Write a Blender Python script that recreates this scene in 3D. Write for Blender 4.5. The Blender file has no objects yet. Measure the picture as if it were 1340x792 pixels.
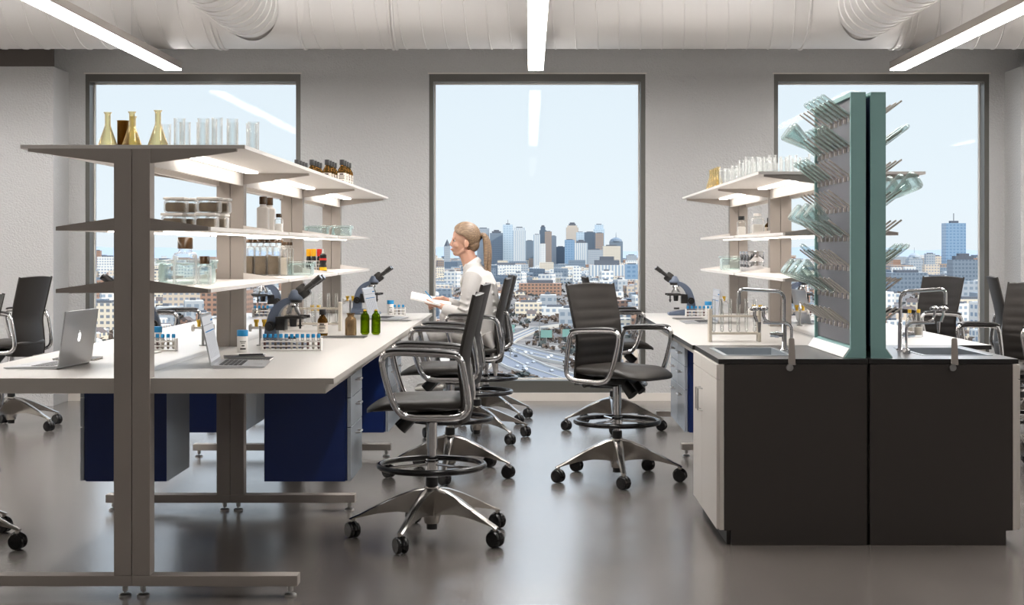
import bpy, bmesh, math, random
from mathutils import Vector, Matrix
random.seed(7)
COL = bpy.context.scene.collection
PI = math.pi
def R(a): return math.radians(a)
def C(h, a=1.0):
    h = h.lstrip('#'); o = []
    for i in (0, 2, 4):
        v = int(h[i:i+2], 16) / 255
        o.append(v / 12.92 if v <= 0.04045 else ((v + 0.055) / 1.055) ** 2.4)
    return (*o, a)
# ------------------------------------------------------------------ materials
def nm(name):
    m = bpy.data.materials.new(name); m.use_nodes = True
    nt = m.node_tree; nt.nodes.clear()
    out = nt.nodes.new('ShaderNodeOutputMaterial')
    return m, nt, out
def N(nt, t, **k):
    n = nt.nodes.new('ShaderNode' + t)
    for a, b in k.items():
        if a in n.inputs: n.inputs[a].default_value = b
        else: setattr(n, a, b)
    return n
def mat(name, col, rough=0.5, metal=0.0, noise=0, amt=0.1, bump=0, bscale=None, spec=None, coat=0, col2=None, sub=0):
    m, nt, out = nm(name)
    b = N(nt, 'BsdfPrincipled'); L = nt.links
    c = C(col) if isinstance(col, str) else col
    b.inputs['Base Color'].default_value = c
    b.inputs['Roughness'].default_value = rough
    b.inputs['Metallic'].default_value = metal
    if spec is not None: b.inputs['Specular IOR Level'].default_value = spec
    if coat: b.inputs['Coat Weight'].default_value = coat; b.inputs['Coat Roughness'].default_value = 0.08
    if sub: b.inputs['Subsurface Weight'].default_value = sub; b.inputs['Subsurface Scale'].default_value = 0.01
    L.new(b.outputs[0], out.inputs[0])
    if noise or bump:
        tc = N(nt, 'TexCoord')
        if noise:
            n = N(nt, 'TexNoise', Scale=noise, Detail=4.0)
            L.new(tc.outputs['Object'], n.inputs['Vector'])
            mx = N(nt, 'Mix', data_type='RGBA')
            c2 = (C(col2) if isinstance(col2, str) else tuple(x * (1 - amt) for x in c[:3]) + (1,))
            mx.inputs[6].default_value = c; mx.inputs[7].default_value = c2
            L.new(n.outputs[0], mx.inputs[0]); L.new(mx.outputs[2], b.inputs['Base Color'])
        if bump:
            n2 = N(nt, 'TexNoise', Scale=bscale or 200.0, Detail=3.0)
            L.new(tc.outputs['Object'], n2.inputs['Vector'])
            bp = N(nt, 'Bump', Strength=bump, Distance=0.01)
            L.new(n2.outputs[0], bp.inputs['Height']); L.new(bp.outputs[0], b.inputs['Normal'])
    return m
def emit(name, col, s):
    m, nt, out = nm(name)
    e = N(nt, 'Emission', Color=C(col), Strength=s)
    nt.links.new(e.outputs[0], out.inputs[0]); return m
def glass(name, tint='#ffffff', edge='#ffffff', k=0.5, rough=0.03, base=0.06, edge_body=0.25):
    """thin glass wall: clear facing on, reflecting and tinted towards its edges"""
    m, nt, out = nm(name); L = nt.links
    tr = N(nt, 'BsdfTransparent', Color=C(tint))
    gl = N(nt, 'BsdfGlossy', Color=C(edge), Roughness=rough)
    df = N(nt, 'BsdfDiffuse', Color=C(edge))
    m1 = N(nt, 'MixShader', Fac=edge_body); L.new(gl.outputs[0], m1.inputs[1]); L.new(df.outputs[0], m1.inputs[2])
    lw = N(nt, 'LayerWeight', Blend=k)
    mp = N(nt, 'MapRange'); mp.inputs['To Min'].default_value = base; mp.inputs['To Max'].default_value = 0.95
    L.new(lw.outputs['Facing'], mp.inputs['Value'])
    m2 = N(nt, 'MixShader'); L.new(mp.outputs[0], m2.inputs[0]); L.new(tr.outputs[0], m2.inputs[1]); L.new(m1.outputs[0], m2.inputs[2])
    L.new(m2.outputs[0], out.inputs[0]); return m
def pane(name):
    m, nt, out = nm(name); L = nt.links
    tr = N(nt, 'BsdfTransparent', Color=(0.97, 0.985, 0.99, 1)); gl = N(nt, 'BsdfGlossy', Roughness=0.0)
    fr = N(nt, 'Fresnel', IOR=1.13); mx = N(nt, 'MixShader')
    L.new(fr.outputs[0], mx.inputs[0]); L.new(tr.outputs[0], mx.inputs[1]); L.new(gl.outputs[0], mx.inputs[2])
    L.new(mx.outputs[0], out.inputs[0]); return m
# ------------------------------------------------------------------ mesh builder
class MB:
    def __init__(s): s.bm = bmesh.new()
    def _add(s, vs, fs, m=0):
        v = [s.bm.verts.new(p) for p in vs]
        out = []
        for f in fs:
            try:
                q = s.bm.faces.new([v[i] for i in f]); q.material_index = m; out.append(q)
            except ValueError: pass
        return v, out
    def box(s, x0, x1, y0, y1, z0, z1, m=0, bev=0, M=None, seg=2):
        P = [Vector(p) for p in ((x0,y0,z0),(x1,y0,z0),(x1,y1,z0),(x0,y1,z0),(x0,y0,z1),(x1,y0,z1),(x1,y1,z1),(x0,y1,z1))]
        if M: P = [M @ p for p in P]
        v, f = s._add(P, ((3,2,1,0),(4,5,6,7),(0,1,5,4),(1,2,6,5),(2,3,7,6),(3,0,4,7)), m)
        if bev:
            e = {e for q in f for e in q.edges}
            r = bmesh.ops.bevel(s.bm, geom=list(e), offset=bev, segments=seg, affect='EDGES', profile=0.5)
            for q in r['faces']: q.material_index = m
        return s
    def prism(s, poly, axis, a0, a1, m=0, bev=0):
        # poly in the two remaining axes (x->(y,z), y->(x,z), z->(x,y))
        def P(p, a): return (a, p[0], p[1]) if axis == 'x' else (p[0], a, p[1]) if axis == 'y' else (p[0], p[1], a)
        n = len(poly); vs = [P(p, a0) for p in poly] + [P(p, a1) for p in poly]
        fs = [tuple(range(n)), tuple(range(2*n-1, n-1, -1))] + [(i, i+n, (i+1) % n + n, (i+1) % n) for i in range(n)]
        v, f = s._add(vs, fs, m)
        bmesh.ops.recalc_face_normals(s.bm, faces=f)
        if bev:
            e = list(set(f[0].edges) | set(f[1].edges))
            r = bmesh.ops.bevel(s.bm, geom=e, offset=bev, segments=2, affect='EDGES')
            for q in r['faces']: q.material_index = m
        return s
    def tube(s, pts, r, n=8, closed=False, m=0, sc=None, up=None):
        """tube along pts; r number or list; sc=(a,b) flattens the section"""
        P = [Vector(p) for p in pts]; k = len(P); T = []
        for i in range(k):
            a = P[(i-1) % k] if (closed or i > 0) else P[i]; b = P[(i+1) % k] if (closed or i < k-1) else P[i]
            t = (b - a); T.append(t.normalized() if t.length > 1e-9 else Vector((0,0,1)))
        u = Vector(up) if up else (Vector((0,0,1)) if abs(T[0].z) < 0.9 else Vector((1,0,0)))
        rings = []
        for i in range(k):
            t = T[i]; u = (u - t * u.dot(t))
            u = u.normalized() if u.length > 1e-6 else t.orthogonal().normalized()
            w = t.cross(u); rr = r[i] if isinstance(r, (list, tuple)) else r
            a, b = sc if sc else (1, 1)
            rings.append([s.bm.verts.new(P[i] + (u * math.cos(q) * a + w * math.sin(q) * b) * rr) for q in [2*PI*j/n for j in range(n)]])
        for i in range(k if closed else k - 1):
            A, B = rings[i], rings[(i+1) % k]
            for j in range(n):
                f = s.bm.faces.new((A[j], A[(j+1) % n], B[(j+1) % n], B[j])); f.material_index = m
        if not closed:
            f = s.bm.faces.new(rings[0][::-1]); f.material_index = m
            f = s.bm.faces.new(rings[-1]); f.material_index = m
        return s
    def cyl(s, p0, p1, r, r2=None, n=16, m=0): return s.tube([p0, p1], [r, r if r2 is None else r2], n=n, m=m)
    def lathe(s, prof, at=(0,0,0), n=20, m=0, M=None):
        at = Vector(at); rings = []
        for r, z in prof:
            if r < 1e-5: P = [Vector((0, 0, z))]
            else: P = [Vector((r*math.cos(2*PI*j/n), r*math.sin(2*PI*j/n), z)) for j in range(n)]
            if M: P = [M @ p for p in P]
            rings.append([s.bm.verts.new(p + at) for p in P])
        for A, B in zip(rings, rings[1:]):
            for j in range(n):
                j2 = (j+1) % n
                if len(A) == 1 and len(B) == 1: continue
                if len(A) == 1: q = (A[0], B[j2], B[j])
                elif len(B) == 1: q = (A[j], A[j2], B[0])
                else: q = (A[j], A[j2], B[j2], B[j])
                try: f = s.bm.faces.new(q); f.material_index = m
                except ValueError: pass
        return s
    def ball(s, c, r, m=0, n=12, sc=(1,1,1), M=None):
        mt = Matrix.Translation(Vector(c)) @ (M if M else Matrix()) @ Matrix.Diagonal((*sc, 1))
        g = bmesh.ops.create_uvsphere(s.bm, u_segments=n*2, v_segments=n, radius=r, matrix=mt)
        for v in g['verts']:
            for f in v.link_faces: f.material_index = m
        return s
    def grid(s, fn, nu, nv, m=0, wrap_u=False, wrap_v=False):
        V = [[s.bm.verts.new(fn(i/(nu if wrap_u else nu-1), j/(nv if wrap_v else nv-1))) for j in range(nv)] for i in range(nu)]
        for i in range(nu if wrap_u else nu-1):
            for j in range(nv if wrap_v else nv-1):
                f = s.bm.faces.new((V[i][j], V[(i+1) % nu][j], V[(i+1) % nu][(j+1) % nv], V[i][(j+1) % nv])); f.material_index = m
        return s
    def build(s, name, mats, parent=None, loc=None, rot=None, smooth=35, recalc=True):
        if recalc: bmesh.ops.recalc_face_normals(s.bm, faces=s.bm.faces)
        me = bpy.data.meshes.new(name); s.bm.to_mesh(me); s.bm.free()
        for mm in (mats if isinstance(mats, (list, tuple)) else [mats]): me.materials.append(mm)
        if smooth:
            me.polygons.foreach_set('use_smooth', [True] * len(me.polygons))
            me.set_sharp_from_angle(angle=R(smooth))
        o = bpy.data.objects.new(name, me); COL.objects.link(o)
        if parent: o.parent = parent
        if loc: o.location = loc
        if rot: o.rotation_euler = rot
        return o
def tag(o, label=None, cat=None, group=None, kind=None):
    if label: o['label'] = label
    if cat: o['category'] = cat
    if group: o['group'] = group
    if kind: o['kind'] = kind
    return o
def empty(name, loc=(0,0,0), rz=0, rx=0, ry=0):
    o = bpy.data.objects.new(name, None); COL.objects.link(o); o.location = loc; o.rotation_euler = (rx, ry, rz)
    o.empty_display_size = 0.1; return o
KIDS = {}
def copy_tree(o, parent=None):
    c = o.copy(); COL.objects.link(c)
    if parent: c.parent = parent
    for ch in [x for x in bpy.data.objects if x.parent == o]: copy_tree(ch, c)
    return c
class Proto:
    """first placement uses the original, the next ones are copies"""
    def __init__(s, root): s.root = root; s.used = False
    def put(s, loc, rz=0, label=None, cat=None, group=None, rot=None, scale=None):
        o = copy_tree(s.root) if s.used else s.root
        s.used = True
        o.location = loc; o.rotation_euler = rot if rot else (0, 0, rz)
        if scale: o.scale = (scale,)*3 if not isinstance(scale, tuple) else scale
        tag(o, label, cat, group); return o
# ------------------------------------------------------------------ camera, world
cam = bpy.data.cameras.new('camera'); co = bpy.data.objects.new('camera', cam); COL.objects.link(co)
co.location = (0, 0, 1.455); co.rotation_euler = (R(90), 0, 0)
cam.lens = 50; cam.sensor_width = 36; cam.sensor_fit = 'HORIZONTAL'
cam.shift_x = -22.8/1340; cam.shift_y = -70.3/1340; cam.clip_end = 30000; cam.clip_start = 0.05
sc = bpy.context.scene; sc.camera = co
sc.view_settings.view_transform = 'Standard'; sc.view_settings.look = 'None'
sc.view_settings.exposure = 0.08; sc.view_settings.gamma = 1
sc.cycles.max_bounces = 10; sc.cycles.transparent_max_bounces = 40; sc.cycles.diffuse_bounces = 5; sc.cycles.glossy_bounces = 5
sc.cycles.sample_clamp_indirect = 6; sc.cycles.caustics_reflective = False; sc.cycles.caustics_refractive = False
w = bpy.data.worlds.new('sky'); sc.world = w; w.use_nodes = True; nt = w.node_tree; nt.nodes.clear()
tc = N(nt, 'TexCoord'); sp = N(nt, 'SeparateXYZ'); nt.links.new(tc.outputs['Generated'], sp.inputs[0])
cr = N(nt, 'ValToRGB'); nt.links.new(sp.outputs['Z'], cr.inputs[0])
e = cr.color_ramp.elements
e[0].position = 0.0; e[0].color = C('#e9f0f5'); e[1].position = 1.0; e[1].color = (1.15, 1.45, 1.9, 1)
x = e.new(0.03); x.color = C('#e8f1f7'); x = e.new(0.12); x.color = C('#e2edf5'); x = e.new(0.30); x.color = (1.55, 1.72, 1.95, 1)
bg = N(nt, 'Background', Strength=1.03); nt.links.new(cr.outputs[0], bg.inputs[0])
wo = nt.nodes.new('ShaderNodeOutputWorld'); nt.links.new(bg.outputs[0], wo.inputs[0])
sun = bpy.data.lights.new('sun', 'SUN'); sun.energy = 3.2; sun.angle = R(1); sun.color = (1, 0.9, 0.76)
so = bpy.data.objects.new('sun', sun); COL.objects.link(so)
so.rotation_euler = Vector((-0.75, 0.55, -0.42)).to_track_quat('-Z', 'Y').to_euler()
# ------------------------------------------------------------------ material set
M = {}
M['wall'] = mat('wall_plaster', '#b6b6b6', 0.85, noise=60, amt=0.07, bump=0.7, bscale=60)
M['plain'] = mat('plain_paint', '#ebe9e6', 0.8)
M['ceil'] = mat('ceiling_paint', '#dedcd9', 0.85)
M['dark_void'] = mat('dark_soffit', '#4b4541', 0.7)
M['base'] = mat('baseboard_paint', '#cfc9c2', 0.6)
M['frame'] = mat('window_metal', '#5c5b57', 0.35, 0.2)
M['duct'] = mat('duct_paint', '#d2cfcc', 0.42, 0.15)
M['steel'] = mat('brushed_steel', '#b8b8b8', 0.28, 1.0)
M['chrome'] = mat('chrome', '#d8d8da', 0.08, 1.0)
M['alu'] = mat('cast_aluminium', '#b9b5b0', 0.22, 1.0)
M['post'] = mat('bench_post_paint', '#a29b95', 0.5, 0.2, bump=0.05, bscale=400)
M['lam'] = mat('white_laminate', '#c8c5c1', 0.32, noise=3, amt=0.02)
M['edge'] = mat('laminate_edge', '#b9b4ae', 0.45)
M['shelf'] = mat('shelf_paint', '#dbd7d3', 0.45)
M['blackedge'] = mat('black_edge', '#1c1a19', 0.35)
M['blue'] = mat('navy_blue_paint', '#0c2a69', 0.38)
M['ped_front'] = mat('drawer_front', '#b9c2cc', 0.25, 0.35)
M['cab_white'] = mat('cabinet_white', '#cdc8c2', 0.4)
M['panel_black'] = mat('black_panel', '#35302d', 0.45, noise=300, amt=0.15)
M['blackgap'] = mat('black_seam', '#060606', 0.7)
M['epoxy'] = mat('dark_steel_top', '#7d7f82', 0.28, 0.9)
M['basin'] = mat('sink_steel', '#a9b1b8', 0.35, 0.5)
M['teal'] = mat('teal_paint', '#7da2a0', 0.5)
M['teal_dark'] = mat('dark_blue_side', '#12305a', 0.5)
M['rackpanel'] = mat('grey_panel', '#56555b', 0.45)
M['peg'] = mat('peg_plastic', '#c9c2bc', 0.35)
M['white'] = mat('white_plastic', '#e6e3df', 0.4)
M['black'] = mat('black_plastic', '#161616', 0.4)
M['blackgloss'] = mat('gloss_black', '#0d0d0f', 0.15)
M['ring'] = mat('black_ring', '#101012', 0.2)
M['seat'] = mat('seat_leather', '#2b2723', 0.45, bump=0.12, bscale=300)
M['mesh'] = mat('back_leather', '#25211e', 0.5, bump=0.15, bscale=350)
M['pad'] = mat('arm_pad', '#1b1918', 0.35)
M['scope'] = mat('microscope_blue', '#5c677a', 0.35)
M['scope_dk'] = mat('microscope_black', '#1d1b1a', 0.35)
M['gclear'] = glass('clear_glass', '#fdfefe', '#e9e8e6', 0.25, base=0.03, edge_body=0.6)
M['gteal'] = glass('teal_tinted_glass', '#f7fbfb', '#dfeeec', 0.3, base=0.05, edge_body=0.5)
M['gflask'] = glass('flask_glass', '#f6faf9', '#dbe8e6', 0.3, base=0.05, edge_body=0.35)
M['gamber'] = glass('beige_glass', '#fbf7e6', '#c9b89a', 0.3, base=0.05, edge_body=0.6)
M['gbrown'] = glass('brown_glass', '#c2a45c', '#7d6238', 0.45, base=0.15, edge_body=0.5)
M['ggreen'] = glass('green_glass', '#cddc4c', '#4c6114', 0.4, base=0.10, edge_body=0.5)
M['gbeige'] = glass('smoky_beige_glass', '#c8b08a', '#a48f70', 0.45, base=0.35, edge_body=0.6)
M['blue_cap'] = mat('blue_cap', '#1782b8', 0.4)
M['yellow'] = mat('yellow_cap', '#d2aa2e', 0.4)
M['blood'] = mat('dark_red_liquid', '#5a1f16', 0.3)
M['pale_liq'] = mat('pale_liquid', '#c9c1b4', 0.3)
M['label'] = mat('paper_label', '#d9cfc3', 0.7)
M['ink'] = mat('ink', '#3a3431', 0.7)
M['brown'] = mat('brown_lid', '#5a4632', 0.3)
M['jarfill'] = mat('jar_contents', '#8d7c66', 0.6, noise=25, amt=0.7)
M['red'] = mat('red_cap', '#d7322a', 0.4)
M['ycap'] = mat('bright_yellow_cap', '#efb517', 0.4)
M['wood'] = mat('rack_wood', '#bdb5a8', 0.5)
M['paper'] = mat('paper', '#eceae6', 0.8)
M['cover'] = mat('notebook_cover', '#26262a', 0.5)
M['alulap'] = mat('laptop_shell', '#c3c5c9', 0.3, 0.7)
M['keys'] = mat('laptop_keys', '#2a2a2d', 0.5)
M['led'] = emit('led_strip', '#fff6ec', 7.5)
M['tubelight'] = emit('ceiling_light_diffuser', '#fffaf5', 43.0)
M['fill_panel'] = emit('fill_panel_glow', '#fffdfc', 9.0)
M['logo'] = emit('lit_logo', '#ffffff', 1.6)
M['skin'] = mat('skin', '#c79a84', 0.55, sub=0.1)
M['hair'] = mat('blonde_hair', '#a9855f', 0.45, noise=0)
M['coat'] = mat('lab_coat_cloth', '#c3c0bd', 0.85, bump=0.1, bscale=60)
M['pants'] = mat('pale_trousers', '#c4c6cb', 0.85)
M['lip'] = mat('lip', '#b5625a', 0.4)
M['pane'] = pane('window_pane_glass')

def floor_mat():
    m, nt, out = nm('polished_concrete'); L = nt.links
    b = N(nt, 'BsdfPrincipled'); tc = N(nt, 'TexCoord')
    n1 = N(nt, 'TexNoise', Scale=1.3, Detail=8.0, Roughness=0.65); n2 = N(nt, 'TexNoise', Scale=45.0, Detail=4.0)
    L.new(tc.outputs['Object'], n1.inputs['Vector']); L.new(tc.outputs['Object'], n2.inputs['Vector'])
    cr = N(nt, 'ValToRGB'); e = cr.color_ramp.elements
    e[0].position = 0.3; e[0].color = C('#585350'); e[1].position = 0.75; e[1].color = C('#736d68')
    mx = N(nt, 'Mix', data_type='FLOAT'); mx.inputs[0].default_value = 0.35
    L.new(n1.outputs[0], mx.inputs[2]); L.new(n2.outputs[0], mx.inputs[3]); L.new(mx.outputs[0], cr.inputs[0])
    L.new(cr.outputs[0], b.inputs['Base Color'])
    mr = N(nt, 'MapRange'); mr.inputs['To Min'].default_value = 0.17; mr.inputs['To Max'].default_value = 0.30
    L.new(n1.outputs[0], mr.inputs['Value']); L.new(mr.outputs[0], b.inputs['Roughness'])
    b.inputs['IOR'].default_value = 1.9; b.inputs['Coat Weight'].default_value = 0.35; b.inputs['Coat Roughness'].default_value = 0.22
    bp = N(nt, 'Bump', Strength=0.22, Distance=0.004); L.new(n2.outputs[0], bp.inputs['Height']); L.new(bp.outputs[0], b.inputs['Normal'])
    L.new(b.outputs[0], out.inputs[0]); return m
M['floor'] = floor_mat()

# ------------------------------------------------------------------ room
def struct(o): o['kind'] = 'structure'; return o
WD = 13.61; X0, X1, Y0, ZC = -8.6, 8.6, -5.0, 4.5
struct(MB().box(X0, X1, Y0, WD+0.4, -0.2, 0).build('floor', M['floor'], smooth=0))
struct(MB().box(X0-.2, X1+.2, Y0-.2, WD+0.4, ZC, ZC+0.2).build('ceiling', M['ceil'], smooth=0))
wins = [(-4.25, -2.19), (-0.96, 1.11), (2.34, 4.40)]; WB, WT = 0.078, 3.128
b = MB(); xs = [X0] + [v for q in wins for v in q] + [X1]
for i in range(0, len(xs), 2): b.box(xs[i], xs[i+1], WD, WD+.35, 0, ZC)
for a, c in wins: b.box(a, c, WD, WD+.35, 0, WB); b.box(a, c, WD, WD+.35, WT, ZC)
struct(b.build('wall_back', M['wall'], smooth=0))
struct(MB().box(X0-.2, X0, Y0, WD+.35, 0, ZC).build('wall_left', M['plain'], smooth=0))
struct(MB().box(X1, X1+.2, Y0, WD+.35, 0, ZC).build('wall_right', M['plain'], smooth=0))
struct(MB().box(X0, X1, Y0-.2, Y0, 0, ZC).build('wall_front', M['plain'], smooth=0))
struct(MB().box(X0, -4.41, 13.17, WD, 0, 3.144).build('wall_left_projection', M['wall'], smooth=0))
struct(MB().box(4.55, X1, 13.17, WD, 0, 3.144).build('wall_right_projection', M['wall'], smooth=0))
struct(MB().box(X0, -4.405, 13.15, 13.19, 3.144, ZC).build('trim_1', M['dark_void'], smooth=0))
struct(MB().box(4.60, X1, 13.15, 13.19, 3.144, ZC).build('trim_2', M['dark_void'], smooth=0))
for i, (a, c) in enumerate([(-4.41, 4.55)]):
    struct(MB().box(a, c, WD-.012, WD, 0, .075).build('baseboard_back', M['base'], smooth=0))
for i, (a, c) in enumerate(wins):
    r = empty('window_%d' % (i+1), ((a+c)/2, WD, WB)); struct(r); h = (c-a)/2; H = WT-WB
    b = MB(); dp = .16; y0 = .005
    b.box(-h, -h+.04, y0, y0+dp, 0, H); b.box(h-.045, h, y0, y0+dp, 0, H)
    b.box(-h+.04, h-.045, y0, y0+dp, 0, .115); b.box(-h+.04, h-.045, y0, y0+dp, H-.072, H)
    b.build('window_frame', M['frame'], r, smooth=0)
    b = MB(); t = .014
    b.box(-h+.04, -h+.04+t, dp-.02, dp, .115, H-.072); b.box(h-.045-t, h-.045, dp-.02, dp, .115, H-.072)
    b.box(-h+.04+t, h-.045-t, dp-.02, dp, .115, .115+t); b.box(-h+.04+t, h-.045-t, dp-.02, dp, H-.072-t, H-.072)
    b.build('window_gasket', M['white'], r, smooth=0)
    MB().box(-h+.04, h-.045, dp-.012, dp-.006, .115, H-.072).build('window_pane', M['pane'], r, smooth=0)
    MB().box(-h-.012, h+.012, -.008, .003, H, H+.012).build('window_trim', M['base'], r, smooth=0)
# ------------------------------------------------------------------ ceiling duct
ZD, DD, RD = 3.663, 12.4, 0.46
dt = empty('ventilation_duct', (0, DD, ZD))
tag(dt, 'large white spiral ventilation duct running along the top of the window wall', 'duct')
def ring_pts(x, r, n=48): return [(x, r*math.cos(2*PI*i/n), r*math.sin(2*PI*i/n)) for i in range(n)]
MB().tube([(-7.9, 0, 0), (7.9, 0, 0)], RD, n=96).build('duct_tube', M['duct'], dt)
# helical seam in three runs, plain saddle sections in between
for (a, c) in ((-7.9, -2.70), (-1.96, 2.37), (3.17, 7.9)):
    pts = []; n = int((c-a)/.186*32)
    for i in range(n+1):
        t = i/32*2*PI; pts.append((a + .186*i/32, (RD+.002)*math.cos(t), (RD+.002)*math.sin(t)))
    MB().tube(pts, .0065, n=5).build('seam', M['duct'], dt)
for xx in (-2.70, -2.66, -1.96, -1.19, -1.16, 2.37, 3.17, 3.23):
    MB().tube(ring_pts(xx, RD+.003), .013, n=6, closed=True).build('joint_band', M['duct'], dt)
MB().cyl((-1.175, 0, RD), (-1.175, 0, ZC-ZD), .012, n=8).build('hanger', M['steel'], dt)
for xx in (-2.365, 2.85):
    zz = 3.50-ZD; rb = .262; yb = -.40
    br = MB().tube([(xx, yb, zz), (xx, -4.6, zz)], rb, n=64).build('branch_duct', M['duct'], dt)
    pts = []; n = int(4.0/.19*32)
    for i in range(n):
        t = i/32*2*PI; pts.append((xx+(rb+.001)*math.cos(t), yb-.02-.19*i/32, zz+(rb+.001)*math.sin(t)))
    MB().tube(pts, .009, n=5).build('branch_seam', M['duct'], br)
    b = MB()   # flared saddle where the branch meets the main duct
    def fl(u, v, xx=xx, zz=zz, rb=rb):
        a = 2*PI*u; k = v; r = rb*(1.004 + .42*k*k)
        x = xx + r*math.cos(a)*1.25**k; z = zz + r*math.sin(a)
        z = max(min(z, RD*.99), -RD*.99); yc = -math.sqrt(max(RD*RD - z*z, 0)) - .002
        return (x, (yc-.05)*(1-k) + yc*k, z)
    b.grid(fl, 48, 8, wrap_u=True).build('saddle', M['duct'], br)
M['fill_bar'] = emit('fill_bar_glow', '#fffaf5', 7.0)
# ------------------------------------------------------------------ linear lights
def lin(xa, xb, ya, yb, label, em='tubelight'):
    r = empty('linear_pendant_light', ((xa+xb)/2, (ya+yb)/2, 3.085)); hw = (xb-xa)/2; L = (yb-ya)/2
    MB().box(-hw, -hw+.004, -L, L, 0, .06).box(hw-.004, hw, -L, L, 0, .06).box(-hw+.004, hw-.004, -L, -L+.004, 0, .06)\
        .box(-hw+.004, hw-.004, L-.004, L, 0, .06).box(-hw, hw, -L, L, .06, .064).build('housing', M['post'], r, smooth=0)
    MB().box(-hw+.004, hw-.004, -L+.004, L-.004, -.012, .012).build('diffuser', M[em], r, smooth=0)
    for yy in (-L+.35, L-1.35):
        MB().cyl((0, yy, .064), (0, yy, 1.4), .0015, n=5).build('suspension_wire', M['steel'], r)
    tag(r, label, 'ceiling light', 'linear pendant lights'); return r
for i, (px_, py_) in enumerate([(a, c) for a in (-5, -1.65, 1.75, 5) for c in (8.2, 10.4)]):  # unseen panels added to brighten the room
    r = empty('added_fill_panel', (px_, py_, ZC-.07)); tag(r, 'added unseen square fill light above the benches', 'ceiling light', 'added square fill lights')
    MB().box(-.62, .62, -.62, .62, .02, .068).build('housing', M['white'], r, smooth=0)
    MB().box(-.6, .6, -.6, .6, .012, .02).build('diffuser', M['fill_panel'], r, smooth=0)
lin(-3.306, -3.153, 5.2, 12.9, 'slim lit pendant light bar above the shelves holding amber flasks')
lin(-.012, .127, 5.2, 12.9, 'slim lit pendant light bar above the middle window and aisle')
lin(3.267, 3.41, 5.2, 12.9, 'slim lit pendant light bar to the side of the teal drying racks')
for xx, nn in ((-6.5, 'one bay beyond the shelves'), (6.6, 'one bay beyond the sink')):
    lin(xx, xx+.15, 5.2, 12.9, 'slim lit pendant light bar ' + nn)

for xx, nn in ((-3.25, 'bench with laptops'), (.06, 'aisle'), (3.34, 'sinks')):  # unseen bars added for frontal fill on posts and window wall
    lin(xx-.075, xx+.075, -4.2, 2.4, 'added unseen fill light bar nearer the entrance over the ' + nn, 'fill_bar')
# ------------------------------------------------------------------ benches with shelving
def bench(cx, posts, y0, y1, label, dark_edge=False, first_front=True):
    r = empty('lab_bench', (cx, 0, 0)); tag(r, label, 'lab bench')
    et = M['blackedge'] if dark_edge else M['edge']
    for sg in (-1, 1):
        b = MB(); xa, xb = sorted((sg*.0015, sg*.839))
        b.box(xa, xb, y0, y1, .890, .914, 0)
        for f in b.bm.faces:
            f.normal_update()
            if abs(f.normal.z) < .5: f.material_index = 1
        b.build('worktop', [M['lam'], et], r, smooth=0)
        xa, xb = sorted((sg*.0015, sg*.805))
        bb = MB(); bb.box(xa, xb, y0, y1, .851, .890).build('apron', M['edge'], r, smooth=0)
    for k, d in enumerate(posts):
        ya, yb = d-.0375, d+.0375
        if k == 0 and first_front: ya, yb = y0-.012, y0+.06
        for sg in (-1, 1):
            xa, xb = sorted((sg*.0012, sg*.0755))
            b = MB(); b.box(xa, xb, ya, yb, .093, 1.873, bev=.002)
            b.build('post', M['post'], r, smooth=0)
            xa, xb = sorted((0, sg*.69))
            f = MB().box(xa, xb, ya, yb, .048, .093, bev=.003).build('foot', M['post'], r, smooth=0)
            for gx in (.038, .655):
                g = MB(); yy = (ya+yb)/2
                g.cyl((sg*gx, yy, .048), (sg*gx, yy, .022), .012).cyl((sg*gx, yy, .022), (sg*gx, yy, .008), .006)
                g.lathe([(0, 0), (.026, 0), (.026, .008), (.018, .013), (0, .013)], (sg*gx, yy, 0)); g.build('levelling_glide', M['steel'], f)
            # bracket under the top shelf
            P = [(sg*.0755, 1.873), (sg*.434, 1.873), (sg*.434, 1.861), (sg*.0755, 1.812)]
            MB().prism(P, 'y', ya+.004, ya+.03).build('top_bracket', M['post'], r, smooth=0)
            for zz in (1.531, 1.2704):
                P = [(sg*.0755, zz), (sg*.318, zz), (sg*.318, zz+.0165), (sg*.0755, zz+.052)]
                MB().prism(P, 'y', ya+.003, ya+.009).build('shelf_bracket', M['post'], r, smooth=0)
                if k: MB().prism(P, 'y', ya-.012, ya-.006).build('shelf_bracket', M['shelf'], r, smooth=0)
    # top shelf
    b = MB(); b.box(-.469, .469, y0+.0, y1, 1.873, 1.889)
    b.build('top_shelf', M['shelf'], r, smooth=0)
    for k in range(len(posts)-1):
        a, c = posts[k]+.05, posts[k+1]-.05
        if k == 0 and first_front: a = y0+.062
        for sg in (-1, 1):
            xa, xb = sorted((sg*.058, sg*.0755))
            MB().box(xa, xb, a, c, 1.803, 1.872).build('shelf_rail', M['shelf'], r, smooth=0)
            xa, xb = sorted((sg*.12, sg*.18)); mid = (a+c)/2
            MB().box(xa, xb, a+.35, c-.12, 1.863, 1.8725).build('light_strip', M['led'], r, smooth=0)
            for zz in (1.531, 1.2704):
                xa, xb = sorted((sg*.0, sg*.319))
                MB().box(xa, xb, a-.03, c+.03, zz, zz+.0165).build('shelf', M['shelf'], r, smooth=0)
                if zz > 1.5:
                    xa, xb = sorted((sg*.10, sg*.135))
                    MB().box(xa, xb, a+.05, c-.05, zz-.006, zz).build('light_strip', M['led'], r, smooth=0)
    return r
LP = [5.93, 7.906, 9.947, 11.93]
bench(-1.656, LP, 5.935, 11.97, 'long white lab bench with laptops and glassware shelves, standing nearest the amber flasks')
RP = [8.018, 9.96, 11.95]
bench(1.753, RP, 7.975, 11.97, 'white lab bench with open shelves standing directly behind the sink island', dark_edge=True, first_front=False)

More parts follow.
